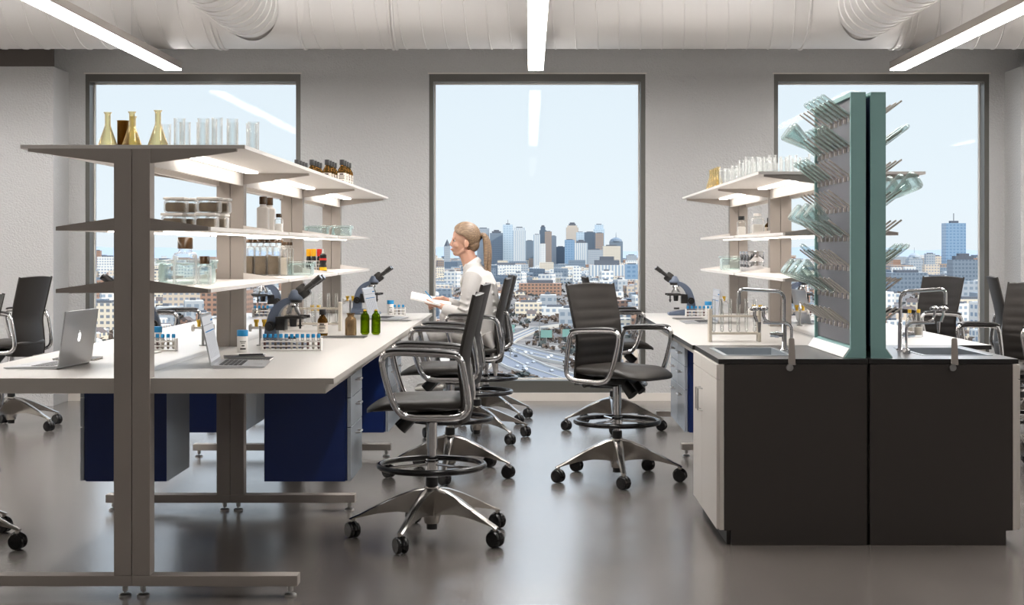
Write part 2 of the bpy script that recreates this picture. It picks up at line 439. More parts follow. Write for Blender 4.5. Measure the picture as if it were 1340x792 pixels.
# ------------------------------------------------------------------ drawer pedestals (hung under the benches)
def pedestal(n_):
    r = empty('drawer_pedestal')   # local: drawers face +x at x=0, body goes -x; y 0..w ; hung at z .325-.85
    w_ = n_; 
    MB().box(-.42, -.028, 0, w_, .325, .85, bev=.002).build('body', [M['blue']], r, smooth=0)
    MB().box(-.421, -.42, .0, w_, .325, .85).build('rear_panel', M['ped_front'], r, smooth=0)
    MB().box(-.027, -.02, .004, w_-.004, .33, .848).build('carcass_edge', M['blue'], r, smooth=0)
    for z0, z1 in ((.733, .848), (.59, .729), (.328, .586)):
        d = MB().box(-.018, 0, .002, w_-.002, z0, z1, bev=.0015).build('drawer', M['ped_front'], r, smooth=0)
        zz = z1-.045; m = w_/2
        MB().tube([(0, m-.05, zz), (.022, m-.05, zz), (.022, m+.05, zz), (0, m+.05, zz)], .0045, n=8).build('handle', M['steel'], d)
    return r
P = Proto(pedestal(.46))
g = 'drawer pedestals hung under the benches'
P.put((-.866, 6.90, 0), 0, 'navy drawer pedestal under the bench beside the closest drafting chair', 'drawer unit', g)
P.put((-2.18, 7.36, 0), PI, 'navy drawer pedestal half hidden by the closest brown bench post', 'drawer unit', g)
P2 = Proto(pedestal(.43))
P2.put((-.866, 8.74, 0), 0, 'navy drawer pedestal second in line on the chair side of the long bench', 'drawer unit', g)
P2.put((-.866, 9.172, 0), 0, 'navy drawer pedestal third in line on the chair side of the long bench', 'drawer unit', g)
P2.put((-2.18, 9.17, 0), PI, 'navy drawer pedestal seen between the first two posts of the long bench', 'drawer unit', g)
P2.put((-2.18, 9.602, 0), PI, 'navy drawer pedestal behind the one seen between the first two bench posts', 'drawer unit', g)
P2.put((.954, 9.17, 0), PI, 'navy sided drawer pedestal showing pale fronts just behind the white sink cabinet', 'drawer unit', g)
P2.put((.954, 9.602, 0), PI, 'pale fronted drawer pedestal farthest under the bench behind the sink cabinet', 'drawer unit', g)

# ------------------------------------------------------------------ sink island (two mirrored halves)
def island_half(sg, label):
    # local x=0 at the middle seam, outward is sg
    r = empty('sink_cabinet', (1.663, 6.975, 0)); tag(r, label, 'sink cabinet', 'sink cabinets back to back')
    def bx(b, a, c, *q, **k): a, c = sorted((sg*a, sg*c)); return b.box(a, c, *q, **k)
    g = .008; W_ = .735
    # carcass as a hollow body so the basin fits in it
    b = MB(); bx(b, g, W_-.045, .045, .99, .0, .10, m=0); b.build('toe_kick', M['panel_black'], r, smooth=0)
    b = MB(); bx(b, g, W_-.002, .006, .025, .0, .06); bx(b, g, W_-.04, .0, .02, 0, .10)
    b = MB(); bx(b, g, W_-.028, .0, .02, .072, .888); bx(b, g, W_-.062, .0, .02, .0, .072)
    b.build('end_panel', M['panel_black'], r, smooth=0)
    b = MB(); bx(b, W_-.026, W_-.004, .0, .99, .075, .888); b.build('side_frame', M['cab_white'], r, smooth=0)
    b = MB(); bx(b, g, W_-.03, .02, .985, .10, .13); bx(b, g, W_-.03, .965, .985, .13, .86); bx(b, g, g+.015, .02, .965, .13, .86)
    b.build('carcass', M['cab_white'], r, smooth=0)
    for k, (ya, yb) in enumerate(((.004, .60), (.604, .988))):
        b = MB(); bx(b, W_-.004, W_+.010, ya, yb, .079, .812, bev=.0015); d = b.build('door', M['cab_white'], r, smooth=0)
        yh = yb-.035 if k == 0 else ya+.045; x = sg*(W_+.010)
        MB().tube([(x, yh, .60), (x+sg*.025, yh, .60), (x+sg*.025, yh, .715), (x, yh, .715)], .004, n=8).build('handle', M['steel'], d)
        b = MB(); bx(b, W_-.004, W_+.010, ya, yb, .816, .886, bev=.0015); b.build('drawer', M['cab_white'], r, smooth=0)
    # worktop ring round the basin
    sx0, sx1, sy0, sy1 = .343, .663, .235, .775
    b = MB(); e0, e1 = 0.002, .7355
    for q in ((e0, sx0, 0, .995), (sx1, e1, 0, .995), (sx0, sx1, 0, sy0), (sx0, sx1, sy1, .995)):
        bx(b, *q, .890, .914)
    bmesh.ops.remove_doubles(b.bm, verts=b.bm.verts, dist=1e-5)
    for f in b.bm.faces:
        f.normal_update()
        if abs(f.normal.z) < .5: f.material_index = 1
    b.build('worktop', [M['epoxy'], M['blackedge']], r, smooth=0)
    b = MB(); t = .004; zb = .70
    bx(b, sx0, sx0+t, sy0, sy1, zb, .9165); bx(b, sx1-t, sx1, sy0, sy1, zb, .9165)
    bx(b, sx0+t, sx1-t, sy0, sy0+t, zb, .9165); bx(b, sx0+t, sx1-t, sy1-t, sy1, zb, .9165); bx(b, sx0, sx1, sy0, sy1, zb-t, zb)
    b.cyl((sg*(sx0+sx1)/2, (sy0+sy1)/2, zb), (sg*(sx0+sx1)/2, (sy0+sy1)/2, zb+.004), .04)
    for q in ((sx0-.018, sx0, sy0-.018, sy1+.018), (sx1, sx1+.018, sy0-.018, sy1+.018), (sx0, sx1, sy0-.018, sy0), (sx0, sx1, sy1, sy1+.018)):
        bx(b, *q, .914, .9165)
    b.build('sink_basin', M['basin'], r, smooth=0)
    return r
island_half(-1, 'black-ended white sink cabinet with door handles facing the chair aisle')
island_half(1, 'black-ended sink cabinet turned away from the aisle, below the plain sky window')
tag(MB().box(1.657, 1.669, 7.0, 7.9, .002, .886).build('gap_filler_strip', M['blackgap'], smooth=0), 'narrow black filler strip in the joint between the two sink cabinets', 'filler strip')

# ------------------------------------------------------------------ teal pegboard drying racks
PZ = [1.455 + (325.7-y)/262 for y in (154, 193, 231, 271, 310, 349, 386, 425)]
PY = [7.10 + .107*i for i in range(8)]
def drying_rack(sg, xo, label):
    # xo = world x of the outer (peg side) face, sg = direction pegs point
    r = empty('drying_rack', (xo, 7.03, .9145)); tag(r, label, 'drying rack', 'teal peg drying racks')
    H = 1.316; Dp = .90; T = .075
    def bx(b, a, c, *q, **k): a, c = sorted((-sg*a, -sg*c)); return b.box(a, c, *q, **k)
    b = MB(); bx(b, 0, T, 0, .022, 0, H, bev=.001); bx(b, 0, T, Dp-.022, Dp, 0, H, bev=.001); bx(b, 0, T, .022, Dp-.022, H-.022, H)
    b.build('frame', M['teal'], r, smooth=0)
    b = MB(); bx(b, T-.003, T, .022, Dp-.022, .03, H-.022); b.build('back_skin', M['teal_dark'], r, smooth=0)
    b = MB(); bx(b, .016, .030, .022, Dp-.022, .06, H-.022); b.build('peg_panel', M['rackpanel'], r, smooth=0)
    Pq = [(sg*.032, 0), (0, .045), (-sg*.03, .06), (-sg*T, .06), (-sg*T, 0)]
    MB().prism(Pq, 'y', -.002, Dp+.002).build('base_skirt', M['teal'], r, smooth=0)
    MB().prism([(sg*.034, .0015), (sg*.003, .046), (sg*.005, .048), (sg*.037, .0025)], 'y', .01, Dp-.01).build('skirt_reflection', M['white'], r, smooth=0)  # white strip laid on the teal skirt, imitating its sky reflection
    u = Vector((sg*.80, 0, .60))
    first = None
    for z in PZ:
        for y in PY:
            p = Vector((-sg*.016, y-7.03, z-.9145))
            if first is None:
                b = MB(); b.tube([(0,0,0), u*.012, u*.14], [.0062, .0052, .0048], n=8)
                b.box(-.011 if sg > 0 else -.001, .001 if sg > 0 else .011, -.008, .008, -.016, .008)
                b.box(*(sorted((0, sg*.014))), -.0065, .0065, -.022, -.002)
                first = b.build('peg', M['peg'], r, smooth=0); first.location = p
            else:
                c = first.copy(); COL.objects.link(c); c.parent = r; c.location = p
    return r
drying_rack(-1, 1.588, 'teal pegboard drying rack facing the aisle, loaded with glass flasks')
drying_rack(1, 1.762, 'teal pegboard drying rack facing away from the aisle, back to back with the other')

# ------------------------------------------------------------------ glassware meshes
def lathe_obj(name, prof, m, parent=None, n=24): return MB().lathe(prof, n=n).build(name, m, parent, smooth=50)
def flask_prof(h=.17, r=.044, rn=.0125, lip=.018):
    return [(0, .002), (r*.93, .002), (r, .010), (r*.97, .022), (rn*1.25, h*.60), (rn, h*.66), (rn, h*.95), (lip, h), (lip*.93, h*1.004), (rn*.85, h*.955),
            (rn*.82, h*.67), (rn*1.1, h*.60), (r*.92, .026), (r*.9, .008), (0, .006)]
def cyl_prof(h=.15, r=.024):
    return [(0, .0005), (r*.95, .0005), (r, .004), (r, h-.004), (r*1.08, h), (r*.96, h), (r*.90, h-.006), (r*.90, .006), (0, .006)]
def tube_prof(h, r):
    return [(0, 0), (r*.6, r*.25), (r, r), (r, h-.002), (r*1.15, h), (r*.8, h), (r*.82, r), (0, r*.3)]
ZT = 1.8895
FL = Proto(lathe_obj('erlenmeyer_flask', flask_prof(), M['gamber']))
g = 'amber flasks on the long top shelf'
for x, y, s, lb in ((-1.868, 6.30, 1, 'amber conical flask at the post end of the top shelf, the outermost one'),
                 (-1.752, 6.27, 1, 'amber conical flask beside the short brown glass cylinder'),
                 (-1.800, 6.46, .98, 'amber conical flask partly hidden behind the brown glass cylinder'),
                 (-1.640, 6.28, 1.04, 'amber conical flask standing closest to the clear glass cylinders')):
    FL.put((x, y, ZT), 0, lb, 'flask', g, scale=s)
o = lathe_obj('measuring_cylinder', cyl_prof(.135, .025), M['gbrown']); o.location = (-1.806, 6.32, ZT)
tag(o, 'short brown glass cylinder between two amber flasks on the top shelf', 'glass cylinder')
GC = Proto(lathe_obj('glass_cylinder', cyl_prof(.138, .0245), M['gclear']))
g = 'clear glass cylinders on the long top shelf'
for i, (x, y, s) in enumerate(((-1.645, 6.43, .93), (-1.545, 6.28, 1.02), (-1.54, 6.36, .95), (-1.485, 6.45, 1), (-1.44, 6.28, 1.02), (-1.405, 6.40, 1.12), (-1.39, 6.22, .95), (-1.345, 6.45, 1.0), (-1.31, 6.27, 1.0), (-1.27, 6.50, 1.0), (-1.222, 6.30, .92))):
    GC.put((x, y, ZT), 0, 'clear glass cylinder in the row beside the amber flasks', 'glass cylinder', g, scale=(1, 1, s))
# amber bottles
def bottle(name, r, h, mg, cap, capr, caph, label=True, neck=.4, shoulder=.68, liquid=None, logo=False):
    e = empty(name); hb = h-caph
    lathe_obj('glass_body', [(0, 0), (r*.92, 0), (r, .005), (r, hb*shoulder), (r*.93, hb*(shoulder+.08)), (r*neck*1.05, hb*.93), (r*neck, hb*.96), (r*neck, hb), (r*neck*.8, hb), (r*neck*.8, hb*.93), (r*.88, hb*shoulder), (r*.9, .01), (0, .008)], mg, e, n=20)
    if liquid: lathe_obj('liquid', [(0, .012), (r*.86, .012), (r*.86, hb*shoulder*.8), (0, hb*shoulder*.8)], liquid, e, n=20)
    if cap: lathe_obj('cap', [(0, hb*.98), (capr, hb*.98), (capr, h-.002), (capr*.93, h), (0, h)], cap, e, n=20)
    if label:
        lb = lathe_obj('label', [(r*1.012, hb*.12), (r*1.012, hb*.60)], M['label'], e, n=20)
        b = MB()
        for k, (za, wv) in enumerate(((.54, .55), (.47, .9), (.40, .8), (.34, .85), (.24, .6))):
            hh = hb*.018 if k else hb*.035
            def f(u, v, za=za, wv=wv, hh=hh):
                a = -PI/2 + (u-.5)*wv*1.6; return (r*1.02*math.cos(a), r*1.02*math.sin(a), hb*za + (v-.5)*hh*2)
            b.grid(f, 6, 2)
        b.build('label_print', M['ink'], lb)
    return e
AB = Proto(bottle('amber_bottle', .030, .18, M['gbrown'], M['black'], .0175, .034))
g = 'amber bottles on the far end of the long top shelf'
for x, nn in zip((-1.291, -1.394, -1.499, -1.602), ('in the file at the open shelf edge', 'in the second file from the open shelf edge', 'in the third file from the open shelf edge', 'in the file nearest the shelf middle, only caps showing')):
    for k in range(4):
        AB.put((x, 9.8+.124*k, ZT), .2*k, 'black-capped amber bottle with paper label ' + nn, 'bottle', g)
# square jars
def square_jar(name, w, h, mg, lid, fill=True, lh=.012):
    e = empty(name); a = w/2
    MB().box(-a, a, -a, a, 0, h-lh, bev=w*.12, seg=3).build('jar_body', mg, e, smooth=50)
    if fill: MB().box(-a*.88, a*.88, -a*.88, a*.88, .006, (h-lh)*.8, bev=w*.1).build('contents', M['jarfill'], e)
    MB().box(-a*1.03, a*1.03, -a*1.03, a*1.03, h-lh, h, bev=.004).build('lid', lid, e)
    return e
SJ = Proto(square_jar('storage_jar', .098, .073, M['gclear'], M['white']))
g = 'square jars on the middle shelf'
for x, n1 in ((-1.655, 'in the stack nearest the brown post'), (-1.50, 'in the stack beside the shelf light edge')):
    for y, n2 in ((6.62, 'front'), (6.74, 'rear')):
        for z, n3 in ((1.5478, 'lower'), (1.6212, 'upper')):
            SJ.put((x+(.012 if n3 == 'upper' else 0)+(.0 if n2 == 'front' else .02), y, z), .0, f'white-lidded square glass jar, {n3} {n2} jar {n1}', 'jar', g)
Z3 = 1.2872
def square_bottle(name, w, hb, capr, caph, mg, cm, fill=None):
    e = empty(name); a = w/2
    b = MB(); b.box(-a, a, -a, a, 0, hb*.9, bev=w*.16, seg=3); b.lathe([(a*.75, hb*.88), (capr*.85, hb*.96), (capr*.85, hb)], n=16); b.build('glass_body', mg, e, smooth=50)
    if fill: MB().box(-a*.86, a*.86, -a*.86, a*.86, .006, hb*.6, bev=w*.12).build('contents', fill, e)
    lathe_obj('cap', [(0, hb), (capr, hb), (capr, hb+caph-.003), (capr*.92, hb+caph), (0, hb+caph)], cm, e)
    return e
M['capbrown'] = mat('dark_brown_cap', '#4a3520', 0.2)
o = square_bottle('square_bottle', .095, .168, .034, .053, M['gclear'], M['capbrown']); o.location = (-1.573, 6.50, Z3)
tag(o, 'tall clear square bottle with large brown cap on the lower shelf', 'bottle')
o = square_bottle('square_bottle', .056, .098, .023, .036, M['gclear'], M['capbrown']); o.location = (-1.498, 6.56, Z3)
tag(o, 'small clear square bottle with dark cap beside the tall square bottle', 'bottle')
def glass_box(w, d, h):
    e = empty('glass_food_box')
    b = MB(); b.box(-w/2, w/2, -d/2, d/2, 0, h*.85, bev=.012, seg=3); b.box(-w/2+.006, w/2-.006, -d/2+.006, d/2-.006, .006, h*.84, bev=.008, seg=2); b.build('box_body', M['gteal'], e, smooth=50)
    b = MB(); b.box(-w/2-.008, w/2+.008, -d/2-.008, d/2+.008, h*.85, h, bev=.005); b.box(w/2+.004, w/2+.014, -d*.25, d*.25, h*.62, h*.98, bev=.003); b.build('lid', M['gteal'], e, smooth=50)
    return e
for (w_, d_, h_, x, y, z, lb) in ((.24, .17, .115, -1.635, 6.80, Z3, 'large lidded teal glass box behind the brown-capped square bottles'),
    (.15, .12, .088, -1.437, 8.95, Z3, 'teal-edged lidded glass box at the shelf edge above the big microscope'),
    (.165, .12, .078, -1.562, 10.45, 1.548, 'lidded glass box on the middle shelf, the one nearer the bench centre'),
    (.135, .12, .078, -1.378, 10.45, 1.548, 'lidded glass box on the middle shelf at its open front corner'),
    (.17, .13, .11, 1.592, 11.2, Z3, 'teal glass box with lid beside the stacked steel tins')):
    o = glass_box(w_, d_, h_); o.location = (x, y, z); tag(o, lb, 'glass box', 'lidded glass boxes')
# bay 2
WBt = Proto(square_bottle('white_reagent_bottle', .066, .165, .022, .045, M['white'], M['capbrown']))
WBt.put((-1.545, 8.25, 1.548), 0, 'tall white bottle with brown cap on the middle shelf, front one', 'bottle', 'white bottles')
WBt.put((-1.54, 8.42, 1.548), 0, 'tall white bottle with brown cap on the middle shelf, rear one', 'bottle', 'white bottles')
o = square_bottle('small_vial_bottle', .046, .09, .017, .022, M['gclear'], M['capbrown'], M['white']); o.location = (-1.462, 8.3, 1.548)
tag(o, 'small white-filled bottle with brown cap beside the tall white bottles', 'bottle')
SB = Proto(square_bottle('media_bottle', .078, .205, .026, .022, M['gclear'], M['capbrown'], M['jarfill']))
for k, x in enumerate((-1.60, -1.68, -1.76)):
    for j in range(2):
        SB.put((x+.01*j, 8.9+.13*j, Z3), 0, 'clear media bottle with dark cap crowded on the lower shelf over the microscope', 'bottle', 'media bottles on the lower shelf')
WB2 = Proto(square_bottle('slim_media_bottle', .042, .19, .016, .02, M['gclear'], M['capbrown'], M['pale_liq']))
for k in range(3): WB2.put((-1.525, 8.84+.11*k, Z3), 0, 'slim clear bottle at the edge of the crowded media bottles', 'bottle', 'slim bottles on the lower shelf')
# bay 3: basket with sauce-like bottles
b = MB()
for z in (.004, .03, .055, .08):
    w_ = .055+z*.2; b.tube([(-w_, -.05, z), (w_, -.05, z), (w_, .05, z), (-w_, .05, z)], .002, n=5, closed=True)
for k in range(6):
    x = -.055+.022*k; b.tube([(x*1.29, -.05, .08), (x, -.05, .004), (x, .05, .004), (x*1.29, .05, .08)], .0015, n=4)
o = b.build('wire_basket', M['white']); o.location = (-1.565, 10.35, Z3); tag(o, 'white wire basket holding black bottles with yellow and red tops', 'basket')
def squeeze(name, capm):
    e = empty(name)
    lathe_obj('bottle_body', [(0, 0), (.017, 0), (.018, .005), (.018, .095), (.012, .11), (0, .11)], M['black'], e, 16)
    lathe_obj('cap', [(0, .108), (.0185, .108), (.0185, .16), (0, .162)], capm, e, 16)
    return e
YB = Proto(squeeze('reagent_bottle', M['ycap']))
YB.put((-1.606, 10.35, Z3+.006), 0, 'black bottle with bright yellow top standing in the wire basket, outer one', 'bottle')
YB.put((-1.567, 10.33, Z3+.006), 0, 'black bottle with bright yellow top in the middle of the wire basket', 'bottle')
o = squeeze('reagent_bottle', M['red']); o.location = (-1.528, 10.35, Z3+.006); tag(o, 'black bottle with red top standing in the wire basket', 'bottle')
e = empty('dropper_bottle', (-1.487, 10.25, Z3)); tag(e, 'black squeeze bottle with yellow band and pointed tip beside the wire basket', 'bottle')
lathe_obj('bottle_body', [(0, 0), (.026, 0), (.026, .04), (.02, .06), (.026, .08), (.024, .125), (.008, .135), (0, .135)], M['black'], e)
lathe_obj('yellow_band', [(.0265, .012), (.0265, .035)], M['ycap'], e)
lathe_obj('red_band', [(.0262, .085), (.0262, .10)], M['red'], e)
lathe_obj('nozzle', [(.011, .134), (.006, .15), (.005, .165), (0, .168)], M['white'], e)
# right bench shelves
FR = Proto(lathe_obj('erlenmeyer_flask', flask_prof(.16, .04), M['gamber']))
for k in range(4):
    FR.put((1.372+.033*(k % 2)*0, 10.75-.14*k, ZT), 0, 'amber conical flask in the short file on the top shelf above the sink island', 'flask', 'amber flasks above the sink island')
GR = Proto(lathe_obj('glass_cylinder', cyl_prof(.135, .026), M['gclear']))
k = 0
for x in (1.365, 1.43, 1.50, 1.57, 1.64, 1.71):
    for y in (8.55, 8.80, 9.1, 9.4, 9.75, 10.1):
        k += 1
        if x > 1.6 and y > 9.2: continue
        if x > 1.6 and k % 4 == 0: continue
        GR.put((x+random.uniform(-.008, .008), y+random.uniform(-.03, .03), ZT), 0, 'clear glass cylinder crowded on the top shelf above the sink island', 'glass cylinder', 'glass cylinders above the sink island', scale=(1, 1, random.choice((.85, 1, 1, 1.08))))
o = square_bottle('square_bottle', .066, .13, .025, .03, M['gclear'], M['black'], M['white']); o.location = (1.64, 11.0, 1.548); tag(o, 'clear bottle with black cap on the middle shelf near the wall', 'bottle')
o = square_bottle('white_reagent_bottle', .09, .15, .03, .02, M['gclear'], M['white'], M['white']); o.location = (1.70, 10.6, 1.548); tag(o, 'wide white bottle between the black-capped and the amber bottle', 'bottle')
AS = Proto(bottle('amber_bottle', .033, .13, M['gbrown'], M['black'], .016, .028))
AS.put((1.72, 10.2, 1.548), 0, 'amber bottle with black cap on the middle shelf, in front', 'bottle')
AS.put((1.765, 10.35, 1.548), 0, 'amber bottle with black cap on the middle shelf, tucked behind another', 'bottle')
b = MB(); b.lathe([(0, 0), (.062, 0), (.065, .004), (.065, .058), (.067, .06), (.067, .072), (.064, .075), (0, .075)], n=32)
tn = Proto(b.build('steel_tin', M['chrome'], smooth=40))
for j, y in enumerate((10.35, 10.5, 10.65)):
    for k in range(2):
        tn.put((1.592+.02*j*0+.05, y, Z3+.0752*k), 0, f'round steel tin, {("lower","upper")[k]} one of the {("front","middle","rear")[j]} stack on the lower shelf', 'tin', 'steel tins on the lower shelf')
# ------------------------------------------------------------------ glass on the drying pegs
def on_peg(o, sg, x, y, z, back=0.0, label='', cat='flask', group=None, first=False):
    pass
def rotm(sg):   # lathe axis +z  (mouth at +z end) -> points down the peg, so the base points outward
    return (0, R(-53.1)*(-sg), 0)
PF = Proto(lathe_obj('hanging_flask', [(r_, -z_) for r_, z_ in [(0, .215), (.045, .215), (.0515, .203), (.049, .185), (.022, .085), (.0165, .07), (.0165, .005), (.022, 0), (.0145, .002), (.0145, .072), (.0445, .188), (.0465, .203), (0, .209)]], M['gflask'], n=28))
PT = Proto(lathe_obj('hanging_test_tube', [(r_, -z_) for r_, z_ in [(0, .165), (.009, .163), (.0135, .152), (.0135, .004), (.016, 0), (.0115, 0), (.0115, .15), (0, .159)]], M['gflask'], n=16))
def hang(P, sg, xf, row, cols, nm_, cat, lb, group):
    u = Vector((sg*.80, 0, .60))
    for c_ in cols:
        p = Vector((xf, PY[c_], PZ[row])) + u*.022
        ang = math.atan2(u.x, u.z)       # rotate +z to u ; mesh body runs to -z so flip
        P.put(p, label=lb, cat=cat, group=group, rot=(0, ang+PI, 0))
xl, xr = 1.604, 1.746
hang(PT, -1, xl, 0, (0, 1, 2, 3, 4), '', 'test tube', 'upturned glass tube on the topmost peg row facing the aisle', 'tubes on the topmost peg row')
hang(PT, -1, xl, 1, (0, 1, 2, 3, 4), '', 'test tube', 'upturned glass tube on the second peg row beside two flasks', 'tubes on the second peg row')
hang(PF, -1, xl, 1, (6, 7), '', 'flask', 'upturned conical flask on the second highest peg row facing the aisle', 'flasks on the second peg row')
hang(PT, -1, xl, 2, (4, 5, 6, 7), '', 'test tube', 'upturned glass tube on the third peg row from the top', 'tubes on the third peg row')
hang(PF, -1, xl, 4, (1, 3, 5), '', 'flask', 'upturned conical flask hanging halfway up the aisle side rack', 'flasks halfway up the rack')
hang(PT, -1, xl, 5, (5,), '', 'test tube', 'single upturned glass tube below the middle flasks facing the aisle', None)
hang(PF, -1, xl, 6, (3, 5, 7), '', 'flask', 'upturned conical flask low on the rack above the bare bottom pegs', 'flasks low on the rack')
hang(PT, 1, xr, 1, (0, 1), '', 'test tube', 'upturned glass tube high on the rack side away from the aisle', 'tubes high on the far side')
hang(PF, 1, xr, 3, (0, 2, 4), '', 'flask', 'upturned conical flask on the rack side away from the aisle', 'flasks on the far side')
hang(PT, 1, xr, 5, (0, 1, 2), '', 'test tube', 'upturned glass tube at mid height on the side away from the aisle', 'tubes at mid height on the far side')
# ------------------------------------------------------------------ faucets
def faucet(sg, xb, label):
    r = empty('sink_faucet', (xb, 7.56, .9145)); tag(r, label, 'faucet', 'chrome lab faucets')
    # sg: direction of the spout
    lathe_obj('column', [(0, 0), (.022, 0), (.022, .006), (.015, .012), (.0135, .014), (.0135, .145), (.010, .15), (0, .15)], M['chrome'], r)
    pts = [(0, 0, .14), (0, 0, .27)]
    for i in range(7):
        a = PI/2*i/6; pts.append((sg*.04*(1-math.cos(a)), 0, .27+.045*math.sin(a)))
    for i in range(7):
        a = PI/2*i/6; pts.append((sg*(.215+.025*math.sin(a)), 0, .325-.025*(1-math.cos(a))))
    pts.append((sg*.24, 0, .245))
    MB().tube(pts, .0095, n=12).build('spout', M['chrome'], r)
    MB().cyl((sg*.01, 0, .085), (sg*.075, 0, .085), .014).cyl((sg*.03, 0, .085), (sg*.05, 0, .085), .018).build('valve_body', M['chrome'], r)
    return r
faucet(-1, 1.354, 'chrome gooseneck faucet arching over the sink on the aisle side')
faucet(1, 1.972, 'chrome gooseneck faucet arching over the sink on the side away from the aisle')
def gas_outlet(sg, xb, label):
    r = empty('gas_outlet', (xb, 7.30, .9145)); tag(r, label, 'lab outlet', 'chrome lab outlets')
    lathe_obj('pedestal', [(0, 0), (.02, 0), (.02, .022), (.012, .028), (0, .028)], M['chrome'], r)
    pts = [(0, 0, .02), (0, 0, .125)]
    for i in range(7):
        a = PI/2*i/6; pts.append((sg*.035*(1-math.cos(a)), 0, .125+.035*math.sin(a)))
    pts.append((sg*.145, 0, .162)); MB().tube(pts, .0075, n=10).build('pipe', M['chrome'], r)
    for dx in (0, .045):
        x = sg*(.145+dx)
        MB().tube([(x-sg*(.03-dx*.4), 0, .165), (x-sg*.01, 0, .175), (x, 0, .20), (x, 0, .225)], .008, n=10).build('valve', M['chrome'], r)
        b = MB(); n = 30
        b.lathe([(0, 0), (.019, 0), (.022, .006), (.022, .018), (.012, .024), (0, .024)], (x, 0, .222), n=24)
        for q in range(6):
            a = q*PI/3; b.ball((x+.019*math.cos(a), .019*math.sin(a), .234), .008, n=5)
        b.build('knob', M['chrome'], r)
    MB().cyl((sg*.165, 0, .165), (sg*.165, 0, .11), .009, .006).build('nozzle', M['chrome'], r)
    return r
gas_outlet(-1, 1.345, 'chrome two-knob outlet on a bent pipe beside the aisle side sink')
gas_outlet(1, 1.935, 'chrome two-knob outlet on a bent pipe beside the sink away from the aisle')
def blade(x, label):
    r = empty('clamp_blade', (x, 6.9705, .885)); tag(r, label, 'clamp blade', 'flat steel clamp blades')
    MB().prism([(-.016, 0), (.019, 0), (.013, .125), (.010, .132), (-.010, .132), (-.014, .125)], 'y', -.004, .004).build('blade', M['post'], r, smooth=0)
    MB().cyl((-.01, -.012, -.012), (-.01, .012, -.012), .017, n=24).cyl((-.01, -.015, -.012), (-.01, -.012, -.012), .011, n=20).cyl((-.01, -.018, -.012), (-.01, -.015, -.012), .005, n=12).build('pivot', M['steel'], r)
blade(1.285, 'grey flat clamp blade with round pivot on the worktop edge of the aisle side sink')
blade(2.083, 'grey flat clamp blade with round pivot on the worktop edge away from the aisle')
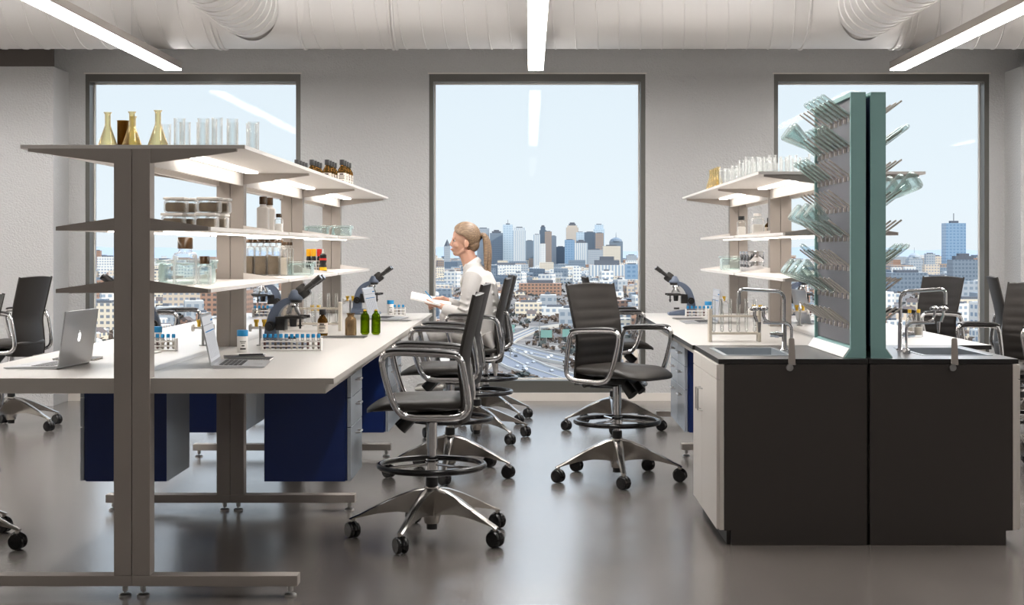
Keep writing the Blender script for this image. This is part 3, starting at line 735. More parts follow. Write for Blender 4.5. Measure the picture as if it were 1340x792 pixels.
# ------------------------------------------------------------------ drafting chair (faces +x, origin on the floor)
def interp(P, t):
    """smooth Catmull-Rom through 2-D/3-D points"""
    n = len(P)-1; f = min(max(t, 0), 1)*n; i = min(int(f), n-1); f -= i
    p = [Vector(P[max(min(j, n), 0)]) for j in (i-1, i, i+1, i+2)]
    return 0.5*((2*p[1]) + (p[2]-p[0])*f + (2*p[0]-5*p[1]+4*p[2]-p[3])*f*f + (3*p[1]-p[0]-3*p[2]+p[3])*f**3)
def spline(P, n): return [interp(P, i/n) for i in range(n+1)]
def make_chair(base_rot=0):
    r = empty('drafting_chair')
    # five star base
    bs = empty('star_base'); bs.parent = r; bs.rotation_euler = (0, 0, base_rot)
    b = MB()
    b.lathe([(0, .075), (.036, .075), (.046, .12), (.044, .20), (.040, .258), (.03, .264), (0, .264)], n=28)
    b.build('hub', M['alu'], bs, smooth=50)
    MB().lathe([(0, .045), (.027, .045), (.028, .08), (0, .08)], n=20).build('column_foot', M['black'], bs, smooth=50)
    b = MB(); b.lathe([(.03, .262), (.031, .262), (.031, .305), (.026, .308), (0, .308)], n=24)
    b.build('column_sleeve', M['black'], bs, smooth=50)
    arm0 = cast0 = None
    for k in range(5):
        a = 2*PI*k/5
        if arm0 is None:
            b = MB()
            secs = [(.03, .255, .115, .030), (.09, .245, .128, .027), (.17, .216, .135, .023), (.27, .170, .125, .019), (.36, .124, .106, .017), (.405, .105, .094, .017), (.415, .100, .095, .015)]
            rings = []
            for (x, zt, zb, hw) in secs:
                rings.append([b.bm.verts.new(p) for p in ((x, -hw, zt-.006), (x, -hw*.5, zt), (x, hw*.5, zt), (x, hw, zt-.006), (x, hw*.8, zb), (x, -hw*.8, zb))])
            for A, B in zip(rings, rings[1:]):
                for j in range(6): b.bm.faces.new((A[j], A[(j+1) % 6], B[(j+1) % 6], B[j]))
            b.bm.faces.new(rings[0][::-1]); b.bm.faces.new(rings[-1])
            b.cyl((.400, 0, .10), (.400, 0, .076), .013, n=14)
            arm0 = b.build('base_arm', M['alu'], bs, smooth=30); arm0.rotation_euler = (0, 0, a)
            b = MB()   # twin wheel caster with hood
            for sy in (-1, 1):
                b.lathe([(0, .012), (.034, .012), (.040, .018), (.041, .030), (.036, .036), (.0, .037)] , n=28, M=Matrix.Rotation(-sy*PI/2, 4, 'X') @ Matrix.Translation((0, 0, -.008)))
            b.tube([(.03*math.cos(R(t)), 0, .03*math.sin(R(t))) for t in range(-20, 200, 20)], .012, n=8, sc=(1, 1.5), up=(0, 1, 0))
            b.cyl((0, 0, .02), (0, 0, .047), .011, n=12)
            cast0 = b.build('caster', M['blackgloss'], bs, smooth=45)
        else:
            c = arm0.copy(); COL.objects.link(c); c.parent = bs; c.rotation_euler = (0, 0, a)
            c = cast0.copy(); COL.objects.link(c); c.parent = bs; cast = c
        cst = cast0 if k == 0 else cast
        cst.location = (.400*math.cos(a), .400*math.sin(a), .0415); cst.rotation_euler = (0, 0, a*1.7+k*.9)
    MB().cyl((0, 0, .30), (0, 0, .64), .0235, n=24).cyl((0, 0, .45), (0, 0, .64), .027, n=24).build('gas_lift', M['chrome'], r)
    rg = empty('foot_ring'); rg.parent = r
    MB().tube([(.262*math.cos(2*PI*i/56), .262*math.sin(2*PI*i/56), .365) for i in range(56)], .0155, n=12, closed=True).build('ring_tube', M['ring'], rg, smooth=60)
    b = MB()
    for k in range(3):
        a = 2*PI*k/3+.5; b.tube([(.03*math.cos(a), .03*math.sin(a), .372), (.25*math.cos(a), .25*math.sin(a), .367)], .0075, n=8)
    b.cyl((0, 0, .345), (0, 0, .395), .034, n=20).build('ring_spokes', M['chrome'], rg)
    # mechanism
    b = MB(); b.box(-.13, .12, -.085, .085, .605, .648, bev=.012); b.box(-.17, .02, -.05, .05, .585, .62, bev=.01)
    b.cyl((.10, -.05, .61), (.165, -.05, .545), .032, .036, n=16); b.cyl((.10, .06, .61), (.15, .06, .56), .026, .028, n=16)
    b.cyl((0, .08, .62), (0, .24, .612), .008, n=8); b.cyl((-.08, -.08, .615), (-.08, -.215, .605), .007, n=8); b.cyl((-.08, -.18, .607), (-.08, -.23, .604), .016, n=12)
    b.build('tilt_mechanism', M['black'], r, smooth=40)
    # seat cushion
    def seat(u, v):
        a = 2*PI*u; ca, sa = math.cos(a), math.sin(a)
        p = .42; cx = math.copysign(abs(ca)**p, ca); sy = math.copysign(abs(sa)**p, sa)
        t = v*2-1; rr = (1-abs(t)**3.2)**.42 if abs(t) < 1 else 0
        x = .055 + cx*.262*rr; y = sy*.243*rr*(1-.05*max(cx, 0))
        th = .042; z = .688 + th*t
        xn = (x-.055)/.26
        z += -.055*max(xn-.35, 0)**1.6*1.6 + .008*(xn < 0)*abs(xn) - (.008*(1-xn*xn)*(1-(y/.24)**2) if t > 0 else 0)
        if t < 0 and xn > .3: z += .035*(xn-.3)
        return (x, y, z)
    MB().grid(seat, 48, 13, wrap_u=True).build('seat', M['seat'], r, smooth=60)
    # back
    prof = [(-.178, .60), (-.192, .66), (-.188, .76), (-.176, .88), (-.190, .98), (-.218, 1.10), (-.250, 1.235)]
    NV, NU = 66, 12
    def bw(v): return .226 - .014*math.sin(PI*min(v*1.4, 1)) + .012*max(v-.5, 0)
    b = MB(); F = []; B = []
    for j in range(NV):
        v = j/(NV-1); p = interp(prof, v); q = interp(prof, min(v+.01, 1)) - interp(prof, max(v-.01, 0)); nrm = Vector((q[1], -q[0])).normalized()
        ph = (v*11.5) % 1.0; rib = .0075*abs(math.sin(PI*v*11.5))**.5 if .02 < v < .985 else 0
        rf, rb = [], []
        for i in range(NU):
            s = i/(NU-1)*2-1; y = s*bw(v); crv = .030*s*s; edge = (1-abs(s)**6)
            zt = -.012*s*s*(v > .98)
            rf.append(b.bm.verts.new((p[0]+nrm.x*(.006+(rib+.004)*edge)+crv, y, p[1]+nrm.y*(.006+rib*edge)+zt)))
            rb.append(b.bm.verts.new((p[0]-nrm.x*(.012*edge+.003)+crv, y, p[1]-nrm.y*.012*edge+zt)))
        F.append(rf); B.append(rb)
    def quad(*vs): b.bm.faces.new(vs)
    for j in range(NV-1):
        for i in range(NU-1):
            quad(F[j][i], F[j][i+1], F[j+1][i+1], F[j+1][i]); quad(B[j][i], B[j+1][i], B[j+1][i+1], B[j][i+1])
        quad(F[j][0], F[j+1][0], B[j+1][0], B[j][0]); quad(F[j][-1], B[j][-1], B[j+1][-1], F[j+1][-1])
    for i in range(NU-1):
        quad(F[0][i], B[0][i], B[0][i+1], F[0][i+1]); quad(F[-1][i], F[-1][i+1], B[-1][i+1], B[-1][i])
    bk = b.build('backrest', M['mesh'], r, smooth=50)
    for sg in (-1, 1):
        pts = []
        for j in range(25):
            v = j/24*.99; p = interp(prof, v); pts.append((p[0]+.028, sg*(bw(v)+.004), p[1]))
        MB().tube(pts, .0085, n=8, sc=(1, .7)).build('back_rail', M['mesh'], bk, smooth=60)
    # arms: closed chrome loops
    for sg in (-1, 1):
        y = sg*.268
        K = [(-.10, .632), (-.165, .645), (-.195, .70), (-.172, .86), (-.155, .915), (-.115, .938), (.05, .948), (.175, .950), (.215, .935), (.222, .895), (.20, .80), (.165, .70), (.125, .648), (.06, .632)]
        pts = [(q[0], y, q[1]) for q in spline(K, 70)]
        a = MB().tube(pts, .0125, n=10, closed=True, sc=(1.0, 1.35), up=(0, 1, 0)).build('armrest', M['chrome'], r, smooth=60)
        pp = [(-.15, .942), (-.10, .954), (.05, .964), (.17, .966), (.205, .958)]
        MB().tube([(q[0], y, q[1]) for q in spline(pp, 20)], .011, n=10, sc=(2.1, .8), up=(0, 1, 0)).build('arm_pad', M['pad'], a, smooth=60)
        MB().box(-.06, .06, *sorted((sg*.08, y)), .622, .640, bev=.004).build('arm_mount', M['chrome'], a, smooth=40)
    return r
CH = Proto(make_chair())
def chair(x, y, face, base, label, group=None):
    o = CH.put((x, y, 0), face, label, 'chair', group)
    for c in o.children:
        if c.name.startswith('star_base'): c.rotation_euler = (0, 0, base-face)
    return o
# face: world heading of the sitter; base: heading of one star arm
chair(-.491, 7.16, R(180), R(-36), 'black drafting chair with chrome arms, closest one to the camera, beside the long bench')
chair(-.51, 9.15, R(178), R(-20), 'black drafting chair just behind the closest one at the long bench')
CC = (-.40, 10.85)
chair(CC[0], CC[1], R(180), R(-50), 'black drafting chair the woman in the lab coat is sitting on')
chair(-.37, 12.05, R(186), R(-45), 'black drafting chair beyond the seated woman, mostly hidden, nearest the middle window')
chair(.554, 8.98, R(-42), R(-16), 'black drafting chair turned with its ribbed backrest showing, before the middle window')
chair(.68, 11.50, R(0), R(-20), 'black drafting chair edge-on behind the one with the ribbed backrest')
chair(-4.19, 11.5, R(168), R(-25), 'black drafting chair by the wall projection, beyond the open laptop with lit lid')
chair(-2.87, 6.93, R(180), R(-8), 'drafting chair of which only one base arm and caster enter the frame')
chair(-2.96, 11.45, R(-6), R(10), 'black drafting chair seen through the shelves across the long bench, armrests showing')
chair(3.13, 11.35, R(205), R(10), 'black drafting chair with ribbed back seen above the faucet by the sky window')
chair(3.15, 9.25, R(210), R(-14), 'black drafting chair with ribbed back at the frame edge beside the black sink cabinet')
chair(3.96, 11.45, R(-10), R(25), 'black drafting chair with smooth back, half hidden behind the chair at the frame edge')

# ------------------------------------------------------------------ microscope (faces +x)
def microscope():
    r = empty('microscope')
    b = MB(); P = [(-.085, -.0), (.02, -.0)]
    b.prism([(-.005, 0), (.215, 0), (.22, .008), (.215, .022), (.13, .038), (.06, .05), (.0, .055), (-.012, .02)], 'y', -.07, .07, bev=.008)
    b.build('base', M['scope'], r, smooth=40)
    # curved arm
    o_ = [(-.005, .045), (.002, .11), (.016, .165), (.040, .215), (.080, .252), (.125, .272), (.165, .275)]
    i_ = [(.070, .045), (.066, .11), (.072, .165), (.090, .205), (.118, .232), (.148, .247), (.168, .250)]
    O_ = spline(o_, 22); I_ = spline(i_, 22)
    b = MB(); rings = []
    for p, q in zip(O_, I_): rings.append([b.bm.verts.new(v) for v in ((p[0], -.022, p[1]), (p[0]-.004, 0, p[1]+.002), (p[0], .022, p[1]), (q[0], .022, q[1]), (q[0], -.022, q[1]))])
    for A, B in zip(rings, rings[1:]):
        for j in range(5): b.bm.faces.new((A[j], A[(j+1) % 5], B[(j+1) % 5], B[j]))
    b.bm.faces.new(rings[0]); b.bm.faces.new(rings[-1][::-1]); b.build('arm', M['scope'], r, smooth=45)
    b = MB(); b.lathe([(0, 0), (.040, 0), (.046, .006), (.046, .014), (.036, .034), (.028, .05), (.018, .056), (0, .056)], (.172, 0, .262), n=24, m=0)
    b.lathe([(0, -.016), (.030, -.016), (.036, 0), (0, .0)], (.172, 0, .262), n=24, m=1)
    h = b.build('head', [M['scope'], M['scope_dk']], r, smooth=40)
    u = Vector((.80, 0, .60)).normalized()
    s = Vector((.188, 0, .290))
    b = MB(); b.tube([s, s+u*.012, s+u*.05, s+u*.062], [.026, .032, .032, .026], n=6, sc=(1, 1.35), up=(0, 1, 0)); b.build('prism_housing', M['scope_dk'], h, smooth=30)
    for sy in (-1, 1):
        p = s+u*.055+Vector((0, sy*.031, 0))
        MB().tube([p, p+u*.05, p+u*.052, p+u*.095, p+u*.097, p+u*.108], [.0135, .0135, .0165, .0165, .018, .017], n=16, m=0).build('eyepiece', M['scope_dk'], h, smooth=40)
        q = p+u*.1085; MB().tube([q, q+u*.0015], .012, n=14).build('eye_lens', M['chrome'], h)
    # nosepiece and objectives
    b = MB(); b.lathe([(0, .012), (.026, .010), (.03, 0), (.02, -.012), (0, -.014)], (.158, 0, .232), n=20); n = b.build('nosepiece', M['chrome'], r, smooth=40)
    for dx, dy, l in ((.018, 0, .045), (-.022, .016, .038), (-.02, -.018, .038), (.002, .03, .032)):
        d = Vector((dx, dy, -.045)).normalized(); p = Vector((.158+dx*.7, dy*.7, .226))
        MB().tube([p, p+d*l*.5, p+d*l*.55, p+d*l, p+d*(l+.008)], [.011, .011, .009, .009, .004], n=12).build('objective', M['steel'], n, smooth=40)
    b = MB(); b.box(.088, .232, -.065, .065, .160, .172, bev=.002); b.box(.12, .215, -.05, .03, .172, .177, bev=.001); b.box(.19, .245, .0, .022, .165, .18, bev=.002)
    b.build('stage', M['scope_dk'], r, smooth=30)
    b = MB(); b.box(.062, .115, -.03, .03, .095, .17, bev=.003); b.cyl((.155, 0, .158), (.155, 0, .115), .022, .018); b.cyl((.20, -.02, .16), (.20, -.02, .105), .006); b.cyl((.20, -.02, .125), (.20, -.02, .118), .011)
    b.cyl((.15, 0, .048), (.15, 0, .062), .024, .022)
    b.build('condenser', M['scope_dk'], r, smooth=40)
    for sy in (-1, 1):
        MB().cyl((.035, sy*.022, .118), (.035, sy*.045, .118), .027, n=24).cyl((.035, sy*.045, .118), (.035, sy*.06, .118), .014, n=20).build('focus_knob', M['scope_dk'], r, smooth=40)
    MB().box(.07, .215, -.071, -.0705, .012, .016).build('name_strip', M['label'], r, smooth=0)
    return r
ZB = .9145
MS = Proto(microscope())
g = 'microscopes'
MS.put((-1.445, 7.80, ZB), R(-8), 'blue-grey microscope on the long bench behind the rack of blue-capped tubes, largest of all', 'microscope', g)
MS.put((-1.452, 11.75, ZB), R(-6), 'blue-grey microscope at the wall end of the long bench, beyond the green bottles', 'microscope', g)
MS.put((-1.99, 11.45, ZB), PI, 'blue-grey microscope seen between two bench posts, pointing away from the seated woman', 'microscope', g)
MS.put((-2.06, 7.95, ZB), PI+.05, 'microscope mostly hidden behind the closest brown bench post', 'microscope', g, scale=1.0)
MS.put((1.350, 11.60, ZB), PI, 'blue-grey microscope standing free against the grey wall beside the middle window', 'microscope', g)
MS.put((2.07, 11.6, ZB), R(6), 'microscope barely showing beside the teal drying rack', 'microscope', g)
# ------------------------------------------------------------------ laptops (hinge on y axis, keyboard towards +x)
def screen_mat():
    m, nt, out = nm('spreadsheet_screen'); L = nt.links
    tc = N(nt, 'TexCoord'); sp = N(nt, 'SeparateXYZ'); L.new(tc.outputs['Generated'], sp.inputs[0])
    def mth(op, a, b=None, c=None):
        n = N(nt, 'Math', operation=op)
        for i, v in enumerate((a, b, c)):
            if v is None: continue
            if isinstance(v, (int, float)): n.inputs[i].default_value = v
            else: L.new(v, n.inputs[i])
        return n.outputs[0]
    y, z = sp.outputs['Y'], sp.outputs['Z']
    row = mth('GREATER_THAN', mth('FRACT', mth('MULTIPLY', z, 34)), .55)
    col = mth('GREATER_THAN', mth('FRACT', mth('MULTIPLY', y, 9)), .60)
    nz = N(nt, 'TexNoise', Scale=38.0); L.new(tc.outputs['Generated'], nz.inputs['Vector'])
    t = mth('MULTIPLY', mth('MULTIPLY', row, col), mth('GREATER_THAN', nz.outputs[0], .42))
    t = mth('MULTIPLY', t, mth('MULTIPLY', mth('LESS_THAN', z, .62), mth('GREATER_THAN', z, .06)))
    t = mth('MULTIPLY', t, mth('MULTIPLY', mth('LESS_THAN', y, .94), mth('GREATER_THAN', y, .06)))
    bar = mth('MULTIPLY', mth('MULTIPLY', mth('GREATER_THAN', z, .645), mth('LESS_THAN', z, .67)), mth('MULTIPLY', mth('LESS_THAN', y, .95), mth('GREATER_THAN', y, .05)))
    dot = mth('MULTIPLY', mth('MULTIPLY', mth('GREATER_THAN', z, .86), mth('LESS_THAN', z, .9)), mth('GREATER_THAN', y, .80))
    line = mth('MULTIPLY', mth('GREATER_THAN', z, .80), mth('LESS_THAN', z, .808))
    mx = N(nt, 'Mix', data_type='RGBA'); mx.inputs[6].default_value = C('#e9e9ec'); mx.inputs[7].default_value = C('#6a6c74'); L.new(mth('MAXIMUM', t, line), mx.inputs[0])
    m2 = N(nt, 'Mix', data_type='RGBA'); m2.inputs[7].default_value = C('#4c8cc4'); L.new(mx.outputs[2], m2.inputs[6]); L.new(mth('MAXIMUM', bar, dot), m2.inputs[0])
    e = N(nt, 'Emission', Strength=.72); L.new(m2.outputs[2], e.inputs[0]); L.new(e.outputs[0], out.inputs[0]); return m
M['screen'] = screen_mat()
def laptop(tilt=8, wd=.36, dp=.235):
    r = empty('laptop'); h = wd/2
    MB().prism([(0, .004), (.005, 0), (dp-.012, .0), (dp, .004), (dp, .007), (0, .014)], 'y', -h, h, bev=.0008).build('base', M['alulap'], r, smooth=30)
    b = MB()
    for i in range(5):
        for j in range(13):
            x = .028+i*.021; y = -h+.035+(2*h-.07)/13*(j+.5); k = (2*h-.07)/13*.43; z = .0142-.0295*x
            b.box(x, x+.017, y-k, y+k, z-.001, z+.0012)
    b.build('keyboard', M['keys'], r, smooth=0)
    MB().box(.145, .215, -.05, .05, .0085, .0092, M=Matrix.Translation((0, 0, 0))).build('trackpad', M['alulap'], r, smooth=0)
    lid = empty('lid', (0, 0, .012)); lid.parent = r; lid.rotation_euler = (0, R(-tilt), 0)
    MB().box(-.007, 0, -h, h, 0, dp, bev=.002).build('lid_shell', M['alulap'], lid, smooth=30)
    MB().box(0, .0008, -h+.010, h-.010, .016, dp-.012).build('screen', M['screen'], lid, smooth=0)
    # lit fruit-shaped mark on the lid back
    P = []
    for i in range(40):
        a = 2*PI*i/40; rr = .019*(1-.10*math.cos(2*a)+.0*math.sin(a)); x = rr*math.cos(a)*.92; z = rr*math.sin(a)
        if i in (0,): pass
        if abs(x) < .006 and z > 0: z -= .003
        if x > .010 and -.004 < z < .009: x = .0105
        P.append((x, dp/2+z))
    b = MB(); b.prism(P, 'x', -.0078, -.0071); b.prism([(.0, dp/2+.021), (.004, dp/2+.022), (.007, dp/2+.029), (.002, dp/2+.026)], 'x', -.0078, -.0071)
    b.build('lid_mark', M['logo'], lid, smooth=0)
    return r
LPx = Proto(laptop())
g = 'open silver laptops'
def put_lap(x, y, rz, tilt, lb, s=1):
    o = LPx.put((x, y, ZB), rz, lb, 'laptop', g, scale=s)
    for c in o.children:
        if c.name.startswith('lid'): c.rotation_euler = (0, R(-tilt), 0)
put_lap(-2.10, 6.56, PI-.08, 8, 'open silver laptop with lit mark on the lid back, screen turned away', 1.06)
put_lap(-1.452, 6.60, .10, 12, 'open silver laptop showing a spreadsheet, between the closest post and the notebooks')
put_lap(-1.20, 11.0, -.12, 12, 'open laptop with a spreadsheet behind the two green bottles')
put_lap(-2.30, 11.1, PI, 8, 'laptop lid seen between the bench posts, beyond the nearer spreadsheet laptop')
put_lap(1.352, 10.40, PI, 4, 'silver laptop edge-on behind the tall tube rack by the sinks')
put_lap(2.0, 10.35, .1, 10, 'laptop lid glimpsed between the bench post and the teal drying rack')

# ------------------------------------------------------------------ tube racks and blue capped tubes
def small_rack(n, w):
    r = empty('test_tube_rack'); h = w/2
    b = MB()
    b.box(-h, h, -.022, .022, 0, .006, bev=.001)
    for z in (.022, .046):
        for sy in (-1, 1): b.box(-h, h, sy*.022-.0015, sy*.022+.0015, z, z+.007)
    b.build('frame', M['white'], r, smooth=0)
    b = MB()
    for sx in (-1, 1): b.box(sx*h-.004, sx*h+.004, -.024, .024, 0, .066, bev=.002)
    b.build('end_plate', M['white'], r, smooth=0)
    return r
def sample_tube(fill):
    r = empty('sample_tube')
    lathe_obj('tube_body', tube_prof(.066, .0075), M['gclear'], r, 14)
    lathe_obj('sample', [(0, .001), (.0062, .006), (.0062, .048), (0, .048)], fill, r, 12)
    lathe_obj('cap', [(.0078, .062), (.0098, .062), (.0098, .078), (.0085, .082), (0, .082)], M['blue_cap'], r, 14)
    return r
T1, T2, T3 = Proto(sample_tube(M['blood'])), Proto(sample_tube(M['pale_liq'])), Proto(sample_tube(M['brown']))
racks = [(-1.262, 7.55, .315, 11, 0, 'long white rack of eleven blue-capped tubes in front of the largest microscope', 'long white rack before the largest microscope'),
         (-1.975, 7.55, .20, 7, 0, 'white tube rack beside the closest brown post, across from the laptops', 'white rack beside the closest post'),
         (-2.13, 11.3, .13, 4, 0, 'white tube rack in front of the microscope seen between the posts', 'white rack seen between the posts'),
         (-1.055, 11.5, .10, 3, .1, 'small white tube rack at the wall end corner of the long bench', 'small white rack at the bench end corner'),
         (1.365, 11.25, .255, 8, 0, 'white rack of blue-capped tubes in front of the microscope by the grey wall', 'white rack before the free-standing microscope'),
         (2.25, 11.3, .20, 6, 0, 'white tube rack beyond the teal drying racks on the sink side bench', 'white rack beyond the drying racks')]
RK = {}
for (x, y, w_, n, rz, lb, short) in racks:
    o = small_rack(n, w_); o.location = (x, y, ZB); o.rotation_euler = (0, 0, rz); tag(o, lb, 'tube rack', 'white test tube racks')
    for k in range(n):
        t = -w_/2 + w_/n*(k+.5)
        pr = (T1, T2, T3, T2)[(k*3+n) % 4] if n != 11 else (T1, T2, T3, T3, T3, T2, T2, T3, T1, T2, T1)[k]
        pr.put((x+t*math.cos(rz), y+t*math.sin(rz), ZB+.0065), .7*k, 'blue-capped sample tube standing in the '+short, 'test tube', 'tubes in the '+short)
# big wooden rack with tall tubes
def tall_rack(w, n, lb, loc, short, rz=0):
    r = empty('tall_tube_rack', loc, rz); tag(r, lb, 'tube rack'); h = w/2
    b = MB()
    for z in (.042, .142): b.box(-h, h, -.03, .03, z, z+.011)
    b.build('shelf_bar', M['wood'], r, smooth=0)
    for sx in (-1, 1): MB().box(sx*h-.009, sx*h+.009, -.034, .034, 0, .19, bev=.002).build('side_post', M['wood'], r, smooth=0)
    for k in range(n):
        t = -h + w/n*(k+.5)
        TT.put((loc[0]+t*math.cos(rz), loc[1]+t*math.sin(rz), loc[2]+.053), 0, 'tall empty glass tube standing in the '+short, 'test tube', 'tall tubes in the '+short)
TT = Proto(lathe_obj('tall_test_tube', tube_prof(.195, .0105), M['gclear'], n=18))
tall_rack(.36, 7, 'tall pale rack of empty glass tubes behind the large microscope and the amber bottle', (-1.425, 9.36, ZB), 'rack behind the large microscope')
tall_rack(.285, 6, 'tall pale rack of empty glass tubes beside the sink faucet', (1.195, 8.30, ZB), 'rack beside the sink faucet')
# reagent jars with blue caps
def blue_jar():
    r = empty('reagent_jar')
    lathe_obj('jar_body', [(0, 0), (.026, 0), (.028, .003), (.028, .082), (.024, .09), (0, .09)], M['white'], r, 24)
    lathe_obj('cap', [(0, .086), (.029, .086), (.029, .114), (.027, .117), (0, .117)], M['blue_cap'], r, 24)
    b = MB()
    for z, w_, hh in ((.058, .7, .002), (.050, .5, .0015), (.036, .30, .0035), (.020, .65, .004)):
        def f(u, v, z=z, w_=w_, hh=hh):
            a = -PI/2+(u-.5)*w_*1.7; return (.0284*math.cos(a), .0284*math.sin(a), z+(v-.5)*2*hh)
        b.grid(f, 6, 2)
    b.build('label_print', M['ink'], r)
    return r
BJ = Proto(blue_jar())
for x, y, s, lb in ((-1.497, 7.42, 1, 'white reagent jar with blue cap between the spreadsheet laptop and the largest microscope'),
    (-2.03, 7.75, 1, 'white reagent jar with blue cap behind the tube rack beside the closest post'),
    (-1.145, 11.72, 1, 'white reagent jar with blue cap beside the microscope at the wall end'),
    (1.44, 11.45, 1, 'white reagent jar with blue cap behind the tubes by the sink side microscope')):
    BJ.put((x, y, ZB), .3, lb, 'jar', scale=s)
o = lathe_obj('specimen_cup', [(0, 0), (.012, 0), (.02, .04), (.024, .045), (.024, .085), (.02, .088), (0, .088)], M['yellow']); o.location = (-2.05+.02, 7.36, ZB)
tag(o, 'yellow-capped specimen cup in front of the tube rack beside the closest post', 'cup')
# post-mounted gas taps
def gas_tap():
    r = empty('bench_gas_tap')
    MB().cyl((0, 0, 0), (0, 0, .006), .022).cyl((0, 0, 0), (0, 0, .11), .008).build('stem', M['steel'], r)
    MB().cyl((-.05, 0, .10), (.05, 0, .10), .007, n=10).build('barrel', M['white'], r)
    for sx in (-1, 1):
        MB().cyl((sx*.05, 0, .10), (sx*.062, 0, .10), .021, n=20).build('end_disc', M['white'], r)
        MB().cyl((sx*.022, 0, .107), (sx*.022, 0, .135), .010).cyl((sx*.022, 0, .130), (sx*.022, 0, .146), .013, .015).build('knob', M['yellow'], r)
    return r
GT = Proto(gas_tap())
for x, y, lb in ((-1.50, 7.93, 'yellow-knobbed bench gas tap beside the second post of the long bench'),
                 (-1.50, 9.97, 'yellow-knobbed bench gas tap behind the tall tube rack on the long bench'),
                 (-1.50, 11.9, 'yellow-knobbed bench gas tap at the wall end post of the long bench'),
                 (-1.82, 7.93, 'yellow-knobbed bench gas tap on the laptop lid side of the second bench post'),
                 (1.60, 9.99, 'yellow-knobbed bench gas tap beside the grey post behind the sink'),
                 (1.60, 11.85, 'yellow-knobbed bench gas tap at the wall end post behind the tube rack'),
                 (1.90, 9.99, 'yellow-knobbed bench gas tap between the post and the teal drying rack')):
    GT.put((x, y, ZB), 0, lb, 'gas tap', 'bench gas taps')
# bottles on the bench
o = bottle('amber_bottle', .032, .165, M['gbrown'], M['black'], .0215, .032, liquid=M['jarfill']); o.location = (-1.287, 8.85, ZB); tag(o, 'amber labelled bottle with black cap behind the blue-capped tubes on the long bench', 'bottle')
o = lathe_obj('reagent_bottle', [(0, 0), (.034, 0), (.036, .004), (.036, .095), (.030, .108), (.021, .116), (.021, .128), (.026, .132), (.026, .138), (.018, .138), (.018, .115), (.033, .095), (.033, .006), (0, .006)], M['gbeige'])
o.location = (-1.118, 8.9, ZB); tag(o, 'wide-mouthed smoky beige glass bottle without cap on the long bench', 'bottle')
def green_bottle():
    e = empty('green_bottle')
    lathe_obj('glass_body', [(0, .004), (.018, .001), (.0285, .012), (.0285, .108), (.0245, .126), (.013, .138), (.0115, .150), (.009, .150), (.0105, .137), (.022, .124), (.026, .107), (.026, .014), (0, .008)], M['ggreen'], e)
    lathe_obj('stopper', [(0, .148), (.009, .148), (.010, .158), (0, .159)], M['yellow'], e)
    return e
GB = Proto(green_bottle())
GB.put((-1.035, 8.95, ZB), 0, 'green glass bottle next to the smoky beige bottle', 'bottle'); GB.put((-.966, 8.95, ZB), 1, 'green glass bottle closest to the bench edge', 'bottle')
o = bottle('clear_spirit_bottle', .028, .17, M['gclear'], M['yellow'], .011, .018, label=False, neck=.36, shoulder=.5, liquid=M['pale_liq']); o.location = (2.325, 8.7, ZB)
CBt = Proto(o); CBt.put((2.325, 8.7, ZB), 0, 'slim clear bottle with gold stopper close to the gooseneck away from the aisle', 'bottle')
CBt.put((2.385, 8.72, ZB), 0, 'slim clear bottle with gold stopper, the one farther from the gooseneck', 'bottle')
# notebooks, pens, trays
def notebook(w, d, lb, loc, rz, h=.010, spiral=True, cover='cover', open_=False):
    r = empty('notebook', loc, rz); tag(r, lb, 'notebook')
    MB().box(0, w, 0, d, .001, h-.001).build('pages', M['paper'], r, smooth=0)
    b = MB(); b.box(-.002, w+.002, -.002, d+.002, 0, .001); b.box(-.002, w+.002, -.002, d+.002, h-.001, h); b.build('cover', M[cover], r, smooth=0)
    if spiral:
        b = MB()
        for k in range(int(w/.012)):
            x = .008+k*.012; b.tube([(x, .006*math.cos(t*PI/4)-.001, h/2+(h/2-.0004)*math.sin(t*PI/4)) for t in range(8)], .0009, n=4, closed=True)
        b.build('wire_binding', M['cover'], r, smooth=0)
    return r
notebook(.20, .15, 'black wire-bound notebook beside the laptop with the spreadsheet, lowest one', (-1.45, 6.83, ZB), .05)
notebook(.19, .14, 'closed dark notebook lying askew on the wire-bound notebook', (-1.47, 6.86, ZB+.0103), .24, h=.007, spiral=False)
notebook(.20, .15, 'black wire-bound notebook behind the laptop with the lit lid', (-2.30, 6.86, ZB), .04)
notebook(.20, .15, 'pale notebook with a pen on it beside the closest post', (-2.13, 7.30, ZB), -.05, cover='paper', spiral=False, h=.006)
notebook(.26, .16, 'dark notebook under the bottles edge on the long bench', (-1.26, 8.60, ZB), 0, h=.005, spiral=False)
notebook(.24, .15, 'dark notebook near the wall end of the long bench by the bench edge', (-1.14, 10.55, ZB), -.1, spiral=False, h=.006)
notebook(.22, .15, 'dark notebook by the sink side microscope', (1.12, 10.85, ZB), .1, spiral=False, h=.006)
def pen(lb, loc, rz, m='cover'):
    r = empty('pen', loc, rz); tag(r, lb, 'pen')
    MB().tube([(-.065, 0, 0), (.052, 0, 0)], .004, n=10).build('barrel', M[m], r); MB().tube([(.052, 0, 0), (.066, 0, 0)], [.0038, .0008], n=10).build('tip', M['steel'], r)
    return r
pen('black pen lying on the askew dark notebook by the spreadsheet laptop', (-1.36, 6.98, ZB+.0217), .35)
pen('dark pen lying on the pale notebook near the closest post', (-2.03, 7.36, ZB+.0102), -.1)

